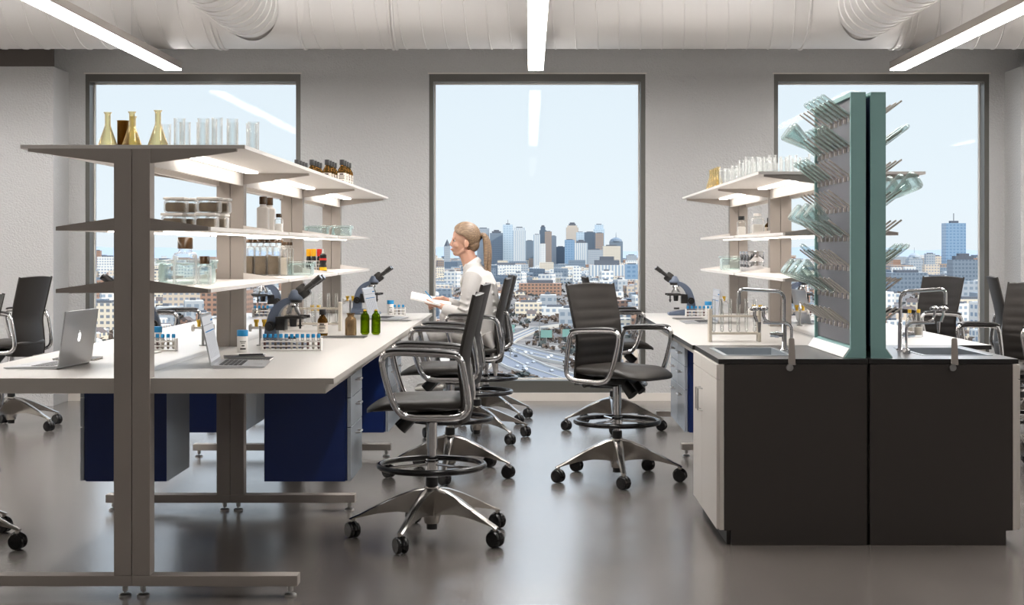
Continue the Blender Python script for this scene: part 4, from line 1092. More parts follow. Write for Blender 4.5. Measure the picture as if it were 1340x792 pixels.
# ------------------------------------------------------------------ woman on the third chair; local +x = facing
W_ = empty('person', (CC[0], CC[1], 0), PI)
tag(W_, 'woman in a pale lab coat with a blonde ponytail, seated and writing on a pad', 'person')
def finish(o, voxel, smooth_it=6, fac=.5):
    md = o.modifiers.new('remesh', 'REMESH'); md.mode = 'VOXEL'; md.voxel_size = voxel; md.use_smooth_shade = True
    ms = o.modifiers.new('smooth', 'SMOOTH'); ms.iterations = smooth_it; ms.factor = fac
    return o
HC = Vector((.095, 0, 1.505))        # head centre
b = MB()
# cranium, face, jaw
b.ball(HC+Vector((-.012, 0, .046)), .098, sc=(1.03, .80, 1.0), n=16)
b.ball(HC+Vector((.028, 0, -.02)), .075, sc=(.90, .80, 1.22), n=16)
b.ball(HC+Vector((.060, 0, -.082)), .030, sc=(1.0, .95, .8), n=12)      # chin
b.tube([HC+Vector((-.01, .055, -.055)), HC+Vector((.05, .022, -.088))], [.020, .018], n=10)
b.tube([HC+Vector((-.01, -.055, -.055)), HC+Vector((.05, -.022, -.088))], [.020, .018], n=10)
b.tube([HC+Vector((.084, 0, .030)), HC+Vector((.095, 0, .004)), HC+Vector((.107, 0, -.018)), HC+Vector((.096, 0, -.030))], [.008, .009, .0105, .007], n=10)  # nose
for sy in (-1, 1): b.ball(HC+Vector((.095, sy*.009, -.025)), .0075, n=6)
b.ball(HC+Vector((.092, 0, -.052)), .014, sc=(.9, 1.7, .62), n=8); b.ball(HC+Vector((.089, 0, -.063)), .013, sc=(.9, 1.4, .6), n=8)
b.tube([HC+Vector((.074, -.04, .028)), HC+Vector((.088, 0, .026)), HC+Vector((.074, .04, .028))], .010, n=8)   # brow
for sy in (-1, 1):
    b.ball(HC+Vector((.062, sy*.040, -.025)), .026, n=8)
    b.ball(HC+Vector((-.018, sy*.082, -.012)), .026, sc=(.75, .28, 1.15), n=10)     # ear
    b.ball(HC+Vector((-.012, sy*.083, -.034)), .012, sc=(.8, .4, 1), n=8)
# neck, trunk, limbs under the clothes
b.tube([(.040, 0, 1.25), (.050, 0, 1.33), (.082, 0, 1.44)], [.066, .058, .060], n=18)
b.tube([(-.02, 0, .80), (-.03, 0, .92), (-.02, 0, 1.05), (.005, 0, 1.18), (.025, 0, 1.27)], [.115, .105, .11, .115, .07], n=18, sc=(1, 1.2), up=(1, 0, 0))
SH = {1: Vector((.03, .155, 1.235)), -1: Vector((.03, -.155, 1.235))}
EL = {1: Vector((.085, .188, .965)), -1: Vector((.10, -.186, .985))}
WR = {1: Vector((.285, .075, 1.025)), -1: Vector((.275, -.055, 1.075))}
for s in (1, -1):
    b.tube([Vector((.02, 0, 1.24)), SH[s], SH[s].lerp(EL[s], .5), EL[s]], [.06, .050, .043, .037], n=14)
    b.tube([EL[s], EL[s].lerp(WR[s], .4), WR[s]], [.037, .033, .0225], n=14)
    hip = Vector((.0, s*.09, .80)); kn = Vector((.40, s*.11, .78)); an = Vector((.30, s*.10, .41)); 
    b.tube([hip, hip.lerp(kn, .5), kn], [.088, .075, .055], n=14); b.tube([kn, kn.lerp(an, .35), an], [.052, .05, .032], n=14)
def hand(b, w, fwd, up_, thumb_side, curl, L=.085):
    """palm block + five finger chains; fwd = finger direction, up_ = back of the hand, thumb_side = +-1"""
    f = fwd.normalized(); n = (up_ - f*up_.dot(f)).normalized(); sd = f.cross(n)*thumb_side
    rot = Matrix((f, sd, n)).transposed().to_4x4()
    b.ball(w+f*.045, .045, sc=(1.0, .86, .34), n=12, M=rot)
    b.tube([w-f*.01, w+f*.03], [.0225, .026], n=12, sc=(.7, 1), up=n)
    for k, (off, ln) in enumerate(((.027, .92), (.009, 1.0), (-.010, .95), (-.027, .76))):
        p = w+f*.078+sd*off; d = f.copy(); pts = [w+f*.05+sd*off*.8, p]; a = 0
        for seg in (.036, .026, .020):
            a += curl[k]; dd = f*math.cos(a)-n*math.sin(a); p = p+dd*seg*ln; pts.append(p)
        b.tube(pts, [.009, .0092, .0086, .0078, .0062], n=8)
    p0 = w+f*.022+sd*.024; p1 = p0+(sd*.75+f*.75-n*.15).normalized()*.032; p2 = p1+(f*.9+sd*.12-n*.35).normalized()*.030; p3 = p2+(f*.8-sd*.2-n*.4).normalized()*.022
    b.tube([w+f*.01+sd*.01, p0, p1, p2, p3], [.012, .0125, .0105, .0095, .007], n=8)
hand(b, WR[1], Vector((.9, -.25, .10)), Vector((.0, .35, -1)), 1, (.25, .28, .3, .34))        # palm up, supports the pad
hand(b, WR[-1], Vector((.85, .38, -.22)), Vector((-.1, -.55, .85)), 1, (.62, .75, .85, .95))  # writing hand, curled round the pen
body = finish(b.build('body', M['skin'], W_, smooth=0, recalc=False), .0042, 5)
# coat: torso shell with collar, sleeves, skirt
b = MB()
b.tube([(-.03, 0, .735), (-.035, 0, .82), (-.045, 0, .93), (-.04, 0, 1.05), (-.018, 0, 1.16), (.005, 0, 1.235), (.03, 0, 1.30), (.040, 0, 1.35)], [.150, .148, .135, .134, .140, .125, .080, .064], n=26, sc=(.98, 1.28), up=(1, 0, 0))
b.tube([(-.05, 0, 1.10), (-.03, 0, 1.22), (.0, 0, 1.29)], [.10, .09, .05], n=18, sc=(1, 1.7), up=(1, 0, 0))
for s in (1, -1):
    b.tube([(.02, s*.05, 1.265), SH[s]+Vector((-.002, s*.004, .004)), SH[s].lerp(EL[s], .35)+Vector((.0, s*.006, 0)), SH[s].lerp(EL[s], .7), EL[s]+Vector((-.012, 0, -.012))], [.056, .071, .064, .056, .052], n=18)
    b.tube([EL[s]+Vector((-.012, 0, -.010)), EL[s].lerp(WR[s], .35)+Vector((0, 0, -.016)), EL[s].lerp(WR[s], .78)+Vector((0, 0, -.018))], [.052, .056, .050], n=18)
    # drooping cuff
    c0 = EL[s].lerp(WR[s], .62)+Vector((0, 0, -.03)); b.tube([c0, c0+Vector((.04, 0, -.035)), c0+Vector((.055, 0, -.06))], [.045, .040, .018], n=14, sc=(1, .8))
    # lapels / skirt over thighs
    b.tube([(.02, s*.10, .80), (.18, s*.125, .83), (.30, s*.13, .815), (.36, s*.13, .79)], [.115, .095, .083, .06], n=18)
    b.tube([(-.07, s*.13, .80), (-.12, s*.15, .70), (-.14, s*.155, .58), (-.145, s*.155, .50)], [.085, .05, .035, .02], n=16, sc=(.6, 1.6), up=(1, 0, 0))
for k in range(5):  # folds across the back and sleeve
    z = .90+.07*k; b.tube([(-.14+.012*k*.5, -.12, z), (-.172+.01*k*.5, 0, z-.03), (-.14+.012*k*.5, .13, z+.015)], .012, n=6)
for s in (1, -1):
    for k in range(4):
        p = SH[s].lerp(EL[s], .35+.17*k); b.tube([p+Vector((-.055, s*.02, .02)), p+Vector((0, s*.062, -.01)), p+Vector((.058, s*.02, .015))], .010, n=6)
coat = finish(b.build('lab_coat', M['coat'], W_, smooth=0, recalc=False), .0055, 5)
b = MB()   # raised collar and lapels
b.tube([(.095, .050, 1.295), (.045, .072, 1.335), (.000, .052, 1.365), (-.018, 0, 1.375), (.000, -.052, 1.365), (.045, -.072, 1.335), (.095, -.050, 1.295)], .015, n=8, sc=(1.6, .55), up=(0, 0, 1))
b.tube([(.09, .05, 1.285), (.118, .04, 1.20), (.112, .012, 1.09)], [.02, .026, .01], n=8, sc=(.4, 1), up=(1, 0, 0))
b.tube([(.09, -.05, 1.285), (.118, -.04, 1.20), (.112, -.012, 1.09)], [.02, .026, .01], n=8, sc=(.4, 1), up=(1, 0, 0))
b.build('collar', M['coat'], W_)
b = MB(); b.tube([(.07, 0, 1.33), (.088, 0, 1.26), (.108, 0, 1.17), (.112, 0, 1.08)], [.03, .035, .03, .02], n=12, sc=(.5, 1), up=(1, 0, 0)); b.build('shirt', M['cover'], W_)
b = MB()
for s in (1, -1):
    hip = Vector((.0, s*.09, .79)); kn = Vector((.40, s*.11, .775)); an = Vector((.30, s*.10, .43))
    b.tube([hip, hip.lerp(kn, .5), kn, kn+Vector((.01, 0, -.03))], [.095, .086, .070, .06], n=16)
    b.tube([kn+Vector((.0, 0, -.0)), kn.lerp(an, .4), an], [.068, .064, .052], n=16)
finish(b.build('trousers', M['pants'], W_, smooth=0, recalc=False), .007, 4)
for s in (1, -1):
    b = MB(); b.tube([(.25, s*.10, .412), (.30, s*.10, .418), (.37, s*.10, .404), (.44, s*.10, .398), (.465, s*.10, .396)], [.03, .036, .032, .028, .016], n=14, sc=(.75, 1.1), up=(0, 0, 1))
    b.build('shoe', M['white'], W_)
# hair: cap, tie, ponytail
def hair_mat():
    m, nt, out = nm('blonde_hair_strands'); L = nt.links
    b = N(nt, 'BsdfPrincipled', Roughness=.42); tc = N(nt, 'TexCoord'); mp = N(nt, 'Mapping'); mp.inputs['Scale'].default_value = (6, 90, 60)
    n = N(nt, 'TexNoise', Scale=2.0, Detail=3.0); L.new(tc.outputs['Object'], mp.inputs[0]); L.new(mp.outputs[0], n.inputs['Vector'])
    cr = N(nt, 'ValToRGB'); e = cr.color_ramp.elements; e[0].position = .35; e[0].color = C('#5f4b3a'); e[1].position = .7; e[1].color = C('#9c8267')
    L.new(n.outputs[0], cr.inputs[0]); L.new(cr.outputs[0], b.inputs['Base Color'])
    bp = N(nt, 'Bump', Strength=.4, Distance=.004); L.new(n.outputs[0], bp.inputs['Height']); L.new(bp.outputs[0], b.inputs['Normal']); L.new(b.outputs[0], out.inputs[0]); return m
M['hair'] = hair_mat()
b = MB()
def hcap(u, v):
    # u around (0 = front), v from crown to hairline
    a = 2*PI*u; front = math.cos(a)
    low = .58 + .36*(0.5-0.5*front)           # polar angle at the hairline, in units of PI
    if abs(math.sin(a)) > .8: low -= .045
    side = abs(math.sin(a)); bk_ = (1-front)/2
    low = .31 + .48*bk_**.55 - .12*side**8
    t = v*low*PI
    x = math.sin(t)*math.cos(a); y = math.sin(t)*math.sin(a); z = math.cos(t)
    ax = Matrix.Rotation(R(-12), 3, 'Y')
    p = ax @ Vector((x*.107, y*.083*(1+.03*side), z*.105))
    return HC+Vector((-.012, 0, .046))+p
b.grid(hcap, 40, 18, wrap_u=True)
b.ball(HC+Vector((-.058, 0, -.018)), .050, n=12, sc=(1, 1.15, 1.05))
hr = b.build('hair', M['hair'], W_, smooth=60)
sd = hr.modifiers.new('solid', 'SOLIDIFY'); sd.thickness = .012; sd.offset = .2
T0 = HC+Vector((-.128, .0, .050))
MB().tube([T0+Vector((.022, 0, -.018)), T0+Vector((.006, 0, .0))], .024, n=16).build('hair_tie', M['cover'], W_)
tail = []
for k in range(9):
    ox, oy = (random.uniform(-.010, .010), random.uniform(-.018, .018))
    K = [T0+Vector((.012, oy*.4, 0)), T0+Vector((-.020, oy*.8, .004)), T0+Vector((-.042+ox, oy*1.2, -.05)), T0+Vector((-.050+ox*1.8, .015+oy*1.5, -.14)), T0+Vector((-.05+ox*2, .03+oy*1.6, -.24)), T0+Vector((-.065+ox, .04+oy, -.33-.02*(k % 3)))]
    pts = spline(K, 16); rr = [.013+.009*math.sin(PI*min(i/16*1.3, 1)) if i < 13 else .014*(1-(i-12)/4.4) for i in range(17)]
    tail.append((pts, rr))
b = MB()
for pts, rr in tail: b.tube(pts, rr, n=8)
b.build('ponytail', M['hair'], W_, smooth=60)
b = MB()
for sy in (-1, 1): b.tube([HC+Vector((.078, sy*.018, .030)), HC+Vector((.078, sy*.034, .036)), HC+Vector((.064, sy*.052, .028))], [.002, .0028, .0012], n=6)
b.build('eyebrow', M['hair'], W_)
for sy in (-1, 1):
    MB().ball(HC+Vector((.070, sy*.034, .010)), .0098, n=8).build('eye', M['pale_liq'], W_)
    MB().tube([HC+Vector((.082, sy*.022, .013)), HC+Vector((.084, sy*.034, .017)), HC+Vector((.076, sy*.046, .011))], .0026, n=5).build('eyelash', M['cover'], W_)
    MB().ball(HC+Vector((.0815, sy*.035, .009)), .005, sc=(.5, 1, 1), n=8).build('iris', M['scope'], W_)
b = MB(); b.tube([HC+Vector((.094, -.020, -.058)), HC+Vector((.1035, -.006, -.055)), HC+Vector((.1035, .006, -.055)), HC+Vector((.094, .020, -.058))], [.0022, .0042, .0042, .0022], n=8)
b.build('lips', M['lip'], W_)
# pad and pen she holds (own things, world placed)
def toworld(p): return Vector((CC[0]-p[0], CC[1]-p[1], p[2]))
pad = empty('writing_pad', toworld(Vector((.350, .005, 1.062)))); pad.rotation_euler = (R(16), R(14), PI)
tag(pad, 'white writing pad held by the seated woman in the lab coat', 'writing pad')
pad.rotation_euler = (R(-11), R(-13), PI+.1)
MB().box(-.155, .155, -.11, .11, 0, .010, bev=.001).build('sheets', M['paper'], pad, smooth=0)
MB().box(-.157, .157, -.112, .112, -.003, 0).build('backing', M['white'], pad, smooth=0)
pw = toworld(Vector((.355, -.012, 1.085)))
pn = pen('blue pen in the hand of the seated woman', pw, 0, 'blue_cap'); pn.rotation_euler = (0, R(48), R(205)-PI)
# ------------------------------------------------------------------ the city outside, ground 100 m below the floor
GZ = -100.0; F_ = 1861.0
rnd = random.Random(11)
def XW(px, d): return (px-692.8)*d/F_
def ZW(py, d): return 1.455+(325.7-py)*d/F_
def DG(py): return (1.455-GZ)*F_/(py-325.7)        # distance of a ground point seen at row py
def facade(name, wall, win, fz, fx, duty=.5, rough=.4, vert=False, lit=None):
    """wall colour with rows of windows; sizes in metres"""
    m, nt, out = nm(name); L = nt.links
    b = N(nt, 'BsdfPrincipled', Roughness=rough); tc = N(nt, 'TexCoord'); sp = N(nt, 'SeparateXYZ'); L.new(tc.outputs['Object'], sp.inputs[0])
    def mth(op, a, c=None):
        n = N(nt, 'Math', operation=op)
        for i, v in enumerate((a, c)):
            if v is None: continue
            if isinstance(v, (int, float)): n.inputs[i].default_value = v
            else: L.new(v, n.inputs[i])
        return n.outputs[0]
    rz = mth('LESS_THAN', mth('FRACT', mth('DIVIDE', sp.outputs['Z'], fz)), duty)
    rx = mth('LESS_THAN', mth('FRACT', mth('DIVIDE', mth('ADD', sp.outputs['X'], sp.outputs['Y']), fx)), duty+.1)
    t = rx if vert else mth('MULTIPLY', rz, rx)
    ge = N(nt, 'NewGeometry'); sn = N(nt, 'SeparateXYZ'); L.new(ge.outputs['Normal'], sn.inputs[0])
    t = mth('MULTIPLY', t, mth('LESS_THAN', mth('ABSOLUTE', sn.outputs['Z']), .5))
    mx = N(nt, 'Mix', data_type='RGBA'); mx.inputs[6].default_value = C(wall); mx.inputs[7].default_value = C(win); L.new(t, mx.inputs[0])
    L.new(mx.outputs[2], b.inputs['Base Color']); L.new(b.outputs[0], out.inputs[0]); return m
FM = {  # distance haze is put into the glass and slate tower colours
 'white': facade('white_facade', '#d9d6d0', '#8c9aa8', 9, 9), 'stripe': facade('striped_facade', '#d5d2cc', '#93a3b2', 9, 10, .45, vert=True),
 'beige': facade('beige_facade', '#c9b9a6', '#8d9199', 9, 9), 'brown': facade('brown_facade', '#9c8878', '#6d7480', 10, 10),
 'slate': facade('hazed_slate_facade', '#76828e', '#5d6b79', 10, 9), 'dark': facade('dark_facade', '#5a6775', '#485666', 9, 9),
 'glass': facade('hazed_pale_glass_facade', '#b5c4cf', '#9fb1c0', 12, 14, .5, .15), 'blue': facade('hazed_blue_glass_facade', '#8099b0', '#6b86a0', 12, 14, .5, .15),
 'grey': facade('grey_facade', '#a3a8ad', '#7c8893', 9, 9), 'green': facade('green_glass_facade', '#8fb8bd', '#7faab4', 12, 14, .5, .15),
 'brick': facade('brick_facade', '#a37f6a', '#5b5552', 7, 8), 'cream': facade('cream_facade', '#dacdb8', '#7a7f86', 7, 7),
 'roof': mat('roof_dark', '#5c6068', 0.9), 'pale_roof': mat('roof_pale', '#d2d0cc', 0.9)}
FOOT = []
def tower(x0, x1, yt, d, m, label, top=None, setb=None, depth=None, yb=None, cat='building', group=None, name='skyscraper'):
    xa, xb = XW(x0, d), XW(x1, d); w_ = xb-xa; dp = depth or max(w_*.8, 15); h = ZW(yt, d)-GZ
    FOOT.append((xa, xb, d, d+dp)); r = empty(name, ((xa+xb)/2, d+dp/2, GZ)); tag(r, label, cat, group)
    b = MB()
    if setb:
        hs = h*setb[0]; k = setb[1]
        b.box(-w_/2, w_/2, -dp/2, dp/2, 0, hs); b.box(-w_/2*k, w_/2*k, -dp/2*k, dp/2*k, hs, h)
    else: b.box(-w_/2, w_/2, -dp/2, dp/2, 0, h)
    b.build('facade', FM[m], r, smooth=0)
    b = MB(); k = setb[1] if setb else 1
    if top == 'dome': b.lathe([(w_*.5*k, 0), (w_*.42*k, w_*.16), (w_*.2*k, w_*.28), (0, w_*.32)], (0, 0, h), n=16); b.cyl((0, 0, h+w_*.3), (0, 0, h+w_*.7), w_*.03, w_*.01, n=6)
    elif top == 'spire': b.tube([(0, 0, h), (0, 0, h+w_*1.1)], [w_*.5*k, w_*.02], n=4)
    elif top == 'mast': b.box(-w_*.2, w_*.2, -dp*.2, dp*.2, h, h+w_*.12); b.cyl((0, 0, h+w_*.1), (0, 0, h+w_*.5), w_*.02, n=6)
    elif top == 'wedge': b.prism([(-w_*.5*k, h), (w_*.5*k, h), (-w_*.1*k, h+w_*.35)], 'y', -dp/2*k, dp/2*k)
    elif top == 'steps': b.box(-w_*.35*k, w_*.35*k, -dp*.3, dp*.3, h, h+w_*.14); b.box(-w_*.2, w_*.2, -dp*.2, dp*.2, h+w_*.14, h+w_*.24)
    else: b.box(-w_*.3*k, w_*.3*k, -dp*.25, dp*.25, h, h+max(w_*.07, 3))
    b.build('roof', FM['roof'] if top not in ('dome',) else FM[m], r, smooth=0)
    return r
sky_t = [
 (581, 589, 322, 6500, 'grey', 'thin pale clock tower with pointed top left of the seated woman head', 'spire', None),
 (624, 640, 299, 7600, 'grey', 'flat-topped grey tower rising behind the ponytail of the seated woman', None, None),
 (641, 658, 305, 7400, 'slate', 'dark blue-grey tower just past the ponytail with a stepped top', 'steps', None),
 (658, 671, 294, 7500, 'glass', 'tall pale glass tower with a mast, first of the bright pair', 'mast', None),
 (671, 688, 298, 7300, 'stripe', 'tall white striped tower, second of the bright pair', None, (.93, .8)),
 (688, 698, 315, 7800, 'slate', 'blue-grey tower between the bright pair and the slim white tower', None, None),
 (698, 707, 307, 7000, 'stripe', 'slim white striped tower in the middle of the skyline', None, None),
 (706, 715, 297, 7600, 'dark', 'dark slab tower with narrower crown in the middle of the skyline', 'steps', (.92, .7)),
 (713, 722, 303, 7500, 'brown', 'brown-grey tower beside the dark crowned slab', None, None),
 (721, 728, 309, 7900, 'grey', 'grey narrow tower behind the brown-grey one', None, None),
 (707, 714, 319, 6800, 'white', 'small white tower in front of the dark crowned slab', None, None),
 (728, 739, 323, 7700, 'dark', 'low dark blue block between the two tall clusters', None, None),
 (741, 757, 295, 7800, 'beige', 'tall beige tower with twin rooftop blocks', 'steps', (.95, .8)),
 (739, 752, 314, 7200, 'blue', 'blue glass block in front of the tall beige tower', None, None),
 (754, 765, 304, 7600, 'glass', 'pale glass tower beside the tall beige tower', None, None),
 (752, 769, 318, 6900, 'stripe', 'white vertically striped block in front of the pale glass tower', 'steps', None),
 (765, 779, 304, 7500, 'dark', 'wide dark slate tower right of the white striped block', None, None),
 (779, 790, 305, 7400, 'brown', 'brown tower joined to the wide dark slate tower', None, None),
 (777, 791, 294, 8100, 'glass', 'tall pale glass tower rising behind the slate and brown towers', None, (.9, .8)),
 (769, 789, 327, 6700, 'grey', 'broad grey block below the slate and brown towers', None, None),
 (789, 812, 322, 6900, 'cream', 'broad cream block with pale roof near the window frame', None, None),
 (798, 815, 316, 7500, 'slate', 'blue-grey tower with domed crown behind the broad cream block', 'dome', None),
 (820, 833, 334, 7000, 'grey', 'small grey block last before the window frame', None, None),
 (642, 682, 347, 4600, 'white', 'long low white hall across the foot of the skyline', None, None),
 (772, 818, 347, 4300, 'stripe', 'layered white block at the foot of the skyline near the window frame', 'steps', None),
 (679, 735, 371, 3100, 'brick', 'wide brick block with regular windows under the skyline', None, None),
 (674, 709, 396, 2150, 'cream', 'cream corner block with rows of windows beside the highway', None, None),
 (709, 742, 402, 2080, 'white', 'pale low terrace next to the cream corner block', None, None),
 (1238, 1264, 292, 5600, 'blue', 'very tall blue glass tower standing alone in the sky window', 'mast', None),
 (1247, 1281, 340, 3600, 'slate', 'blue-grey slab in front of the lone glass tower', 'steps', None),
 (1189, 1208, 337, 4800, 'grey', 'grey domed tower with spire beside the teal rack pegs', 'dome', (.9, .85)),
 (1212, 1224, 332, 5000, 'grey', 'grey flat-topped tower between the domed and lone glass towers', None, None),
 (1223, 1232, 335, 5200, 'beige', 'beige slim tower next to the grey flat-topped one', None, None),
 (1214, 1244, 362, 2900, 'white', 'white low block under the grey flat-topped tower', None, None),
 (1166, 1214, 357, 3300, 'slate', 'long blue-grey block low beside the teal rack', None, None),
 (122, 131, 328, 6400, 'brick', 'brick tower seen past the closest bench post', None, None),
 (127, 149, 336, 5000, 'white', 'white low block beside the brick tower', None, None),
 (118, 150, 397, 1650, 'cream', 'cream block with window rows seen behind the lit laptop lid', None, None),
 (199, 213, 354, 2600, 'cream', 'cream gridded block seen just past the closest bench post', None, None),
 (213, 262, 372, 2300, 'beige', 'beige low block seen under the lowest glassware shelf', None, None),
 (262, 322, 380, 2000, 'brick', 'brick low block seen under the lowest shelf near the second post', None, None),
 (1252, 1300, 392, 1900, 'cream', 'cream low block seen behind the ribbed chair back by the sky window', None, None),
 (818, 836, 346, 3900, 'blue', 'blue glass low block at the edge of the middle window', None, None)]
for (x0, x1, yt, d, m, lb, top, st) in sky_t: tower(x0, x1, yt, d, m, lb, top, st)
# land, roads
def land_mat():
    m, nt, out = nm('city_ground'); L = nt.links; b = N(nt, 'BsdfPrincipled', Roughness=.95); tc = N(nt, 'TexCoord')
    n = N(nt, 'TexNoise', Scale=.010, Detail=8.0, Roughness=.7); L.new(tc.outputs['Object'], n.inputs['Vector'])
    cr = N(nt, 'ValToRGB'); e = cr.color_ramp.elements; e[0].position = .35; e[0].color = C('#5d5c5e'); e[1].position = .7; e[1].color = C('#b0a69b')
    x = e.new(.5); x.color = C('#7a716a'); L.new(n.outputs[0], cr.inputs[0]); L.new(cr.outputs[0], b.inputs['Base Color']); L.new(b.outputs[0], out.inputs[0]); return m
o = MB().box(-9000, 9000, 200, 16000, GZ-5, GZ).build('city_ground', land_mat(), smooth=0); struct(o)
M['asphalt'] = mat('asphalt', '#7b7d84', .9); M['deck'] = mat('road_edge', '#b9b4ac', .9)
def road(pts, w_, name='highway'):
    r = MB(); e_ = MB(); L_ = []
    for i, p in enumerate(pts):
        a = Vector(pts[max(i-1, 0)]); c = Vector(pts[min(i+1, len(pts)-1)]); t = (c-a).normalized(); n = Vector((-t.y, t.x, 0)); L_.append((Vector(p), n))
    for k in range(len(L_)-1):
        (p, n), (q, m_) = L_[k], L_[k+1]
        for s0, s1, z0, z1, bb in ((-w_/2, w_/2, 0, 1, r), (w_/2, w_/2+1.2, 0, 2.4, e_), (-w_/2-1.2, -w_/2, 0, 2.4, e_), (-.5, .5, 1, 1.9, e_)):
            P = [p+n*s0, p+n*s1, q+m_*s1, q+m_*s0]
            v = [bb.bm.verts.new(x+Vector((0, 0, z))) for z in (z0, z1) for x in P]
            for f in ((0,1,2,3), (4,5,6,7), (0,1,5,4), (1,2,6,5), (2,3,7,6), (3,0,4,7)): bb.bm.faces.new([v[i] for i in f])
    o = r.build(name, M['asphalt'], smooth=0); struct(o); e = e_.build('road_barrier', M['deck'], o, smooth=0); return L_
def G(px, py, dz=0): d = DG(py); return (XW(px, d), d, GZ+dz)
R1 = [G(600, 425), G(628, 445), G(650, 462), G(690, 482), G(760, 505), G(860, 535)]
R2 = [G(655, 452), G(690, 462), G(740, 474), G(800, 484), G(900, 500)]
R3 = [G(590, 396), G(640, 404), G(700, 408), G(770, 404), G(840, 398)]
R4 = [G(740, 426), G(700, 432), G(668, 446), G(640, 470), G(600, 510)]
RD_ = [road(R1, 34), road(R2, 26), road(R3, 20), road(R4, 14, 'slip_road')]
# cars
def car(col):
    r = empty('car')
    b = MB(); b.prism([(-2.3, .3), (2.3, .3), (2.35, .8), (1.4, 1.0), (.8, 1.5), (-1.2, 1.5), (-1.9, 1.0), (-2.3, .9)], 'y', -.95, .95); b.build('car_body', col, r, smooth=0)
    b = MB()
    for x in (-1.4, 1.4):
        for s in (-1, 1): b.cyl((x, s*.75, .34), (x, s*.98, .34), .34, n=12)
    b.build('wheels', M['black'], r, smooth=0).name = 'running_gear'
    return r
CP = [Proto(car(mat('car_paint_'+n, c, .3))) for n, c in (('white', '#dcdcdc'), ('black', '#33363a'), ('silver', '#a7abb0'))]
used = []
for ri, (pts, w_) in enumerate(((R1, 34), (R2, 26), (R3, 20))):
    for k in range((48, 26, 14)[ri]):
        t = rnd.uniform(.05, .98); p = Vector(interp(pts, t)) if False else None
        n = len(pts)-1; f = t*n; i = min(int(f), n-1); a, c = Vector(pts[i]), Vector(pts[i+1]); p = a.lerp(c, f-i); dr = (c-a).normalized(); nr = Vector((-dr.y, dr.x, 0))
        lane = rnd.choice((-.38, -.25, -.13, .13, .25, .38))*w_; p = p+nr*lane
        if any((p-q).length < 6.5 for q in used): continue
        used.append(p)
        CP[rnd.choice((0, 0, 0, 1, 2, 2))].put((p.x, p.y, GZ+1.02), math.atan2(dr.y, dr.x)+(PI if lane > 0 else 0), 'car driving on the highway below the middle window', 'car', 'cars on the highway', scale=1.25)
# road signs
for px, py, w_, lb in ((668, 430, 9, 'green highway sign beside the slip road'), (715, 437, 12, 'green highway sign over the main lanes, the paler one'), (742, 436, 10, 'green highway sign over the main lanes nearest the ribbed chair')):
    d = 1500; r = empty('highway_sign', (XW(px, d), d, GZ)); tag(r, lb, 'road sign'); z = ZW(py, d)-GZ
    MB().box(-w_/2, w_/2, -.2, .2, z-4, z+4).build('sign_plate', mat('sign_green', '#6f948c', .6), r, smooth=0)
    MB().cyl((0, .5, 0), (0, .5, z+4), .5, n=8).build('pole', M['steel'], r, smooth=0)
# low-rise houses: a few shapes, many individuals, all placed on the ground
def house(w_, dp, h, m, gable):
    r = MB(); r.box(-w_/2, w_/2, -dp/2, dp/2, 0, h)
    mats_ = [FM[m], FM['roof'] if not gable else mat('tile_roof', '#6b5f5a', .9), FM['pale_roof']]
    if gable: r.prism([(-w_/2, h), (w_/2, h), (0, h+w_*.3)], 'y', -dp/2, dp/2, m=1)
    else: r.box(-w_/2+.5, w_/2-.5, -dp/2+.5, dp/2-.5, h, h+1, m=2); r.box(-w_*.2, w_*.1, -dp*.2, dp*.2, h+1, h+4, m=1)
    return r, mats_
kinds = [(26, 18, 14, 'white', False), (18, 14, 10, 'cream', True), (34, 20, 18, 'brick', False), (14, 12, 9, 'brick', True), (44, 22, 13, 'beige', False), (22, 18, 26, 'grey', False), (30, 24, 34, 'white', False)]
HP = []
for (w_, dp, h, m, gb) in kinds:
    b, ms = house(w_, dp, h, m, gb); HP.append(Proto(b.build('house' if gb else 'low_rise_block', ms, smooth=0)))
def on_road(x, y, mg=8):
    for L_, w_ in zip(RD_, (34, 26, 20, 14)):
        for (p, _), (q, _) in zip(L_, L_[1:]):
            v = q-p; t = max(0, min(1, ((x-p.x)*v.x+(y-p.y)*v.y)/(v.x**2+v.y**2)))
            if math.hypot(x-p.x-v.x*t, y-p.y-v.y*t) < w_/2+mg+18: return True
    return False
spans = [(-.315, -.155), (-.078, .088), (.165, .335)]
n = 0; tries = 0; occupied = []
while n < 285 and tries < 9000:
    tries += 1
    py = rnd.uniform(374, 520); d = DG(py); sp_ = spans[rnd.randrange(3)]
    x = rnd.uniform(*sp_)*d
    if on_road(x, d) or (sp_[0] > -.1 and sp_[0] < 0 and py > 420 and x/d > -.02 and rnd.random() < .9): continue
    if any(a-30 < x < c_+30 and e1-30 < d < e2+30 for a, c_, e1, e2 in FOOT): continue
    if any(abs(x-a) < 30 and abs(d-c) < 26 for a, c in occupied): continue
    occupied.append((x, d)); k = rnd.choice((0, 0, 1, 1, 2, 3, 3, 4, 5, 6) if py < 440 else (0, 1, 3, 4))
    HP[k].put((x, d, GZ), rnd.uniform(-.5, .5)+rnd.choice((0, PI/2)), ('small gabled house' if kinds[k][4] else 'flat-roofed low-rise block')+' in the city spread below the windows', 'building', 'houses and low blocks in the city below', scale=rnd.uniform(.8, 1.3)); n += 1
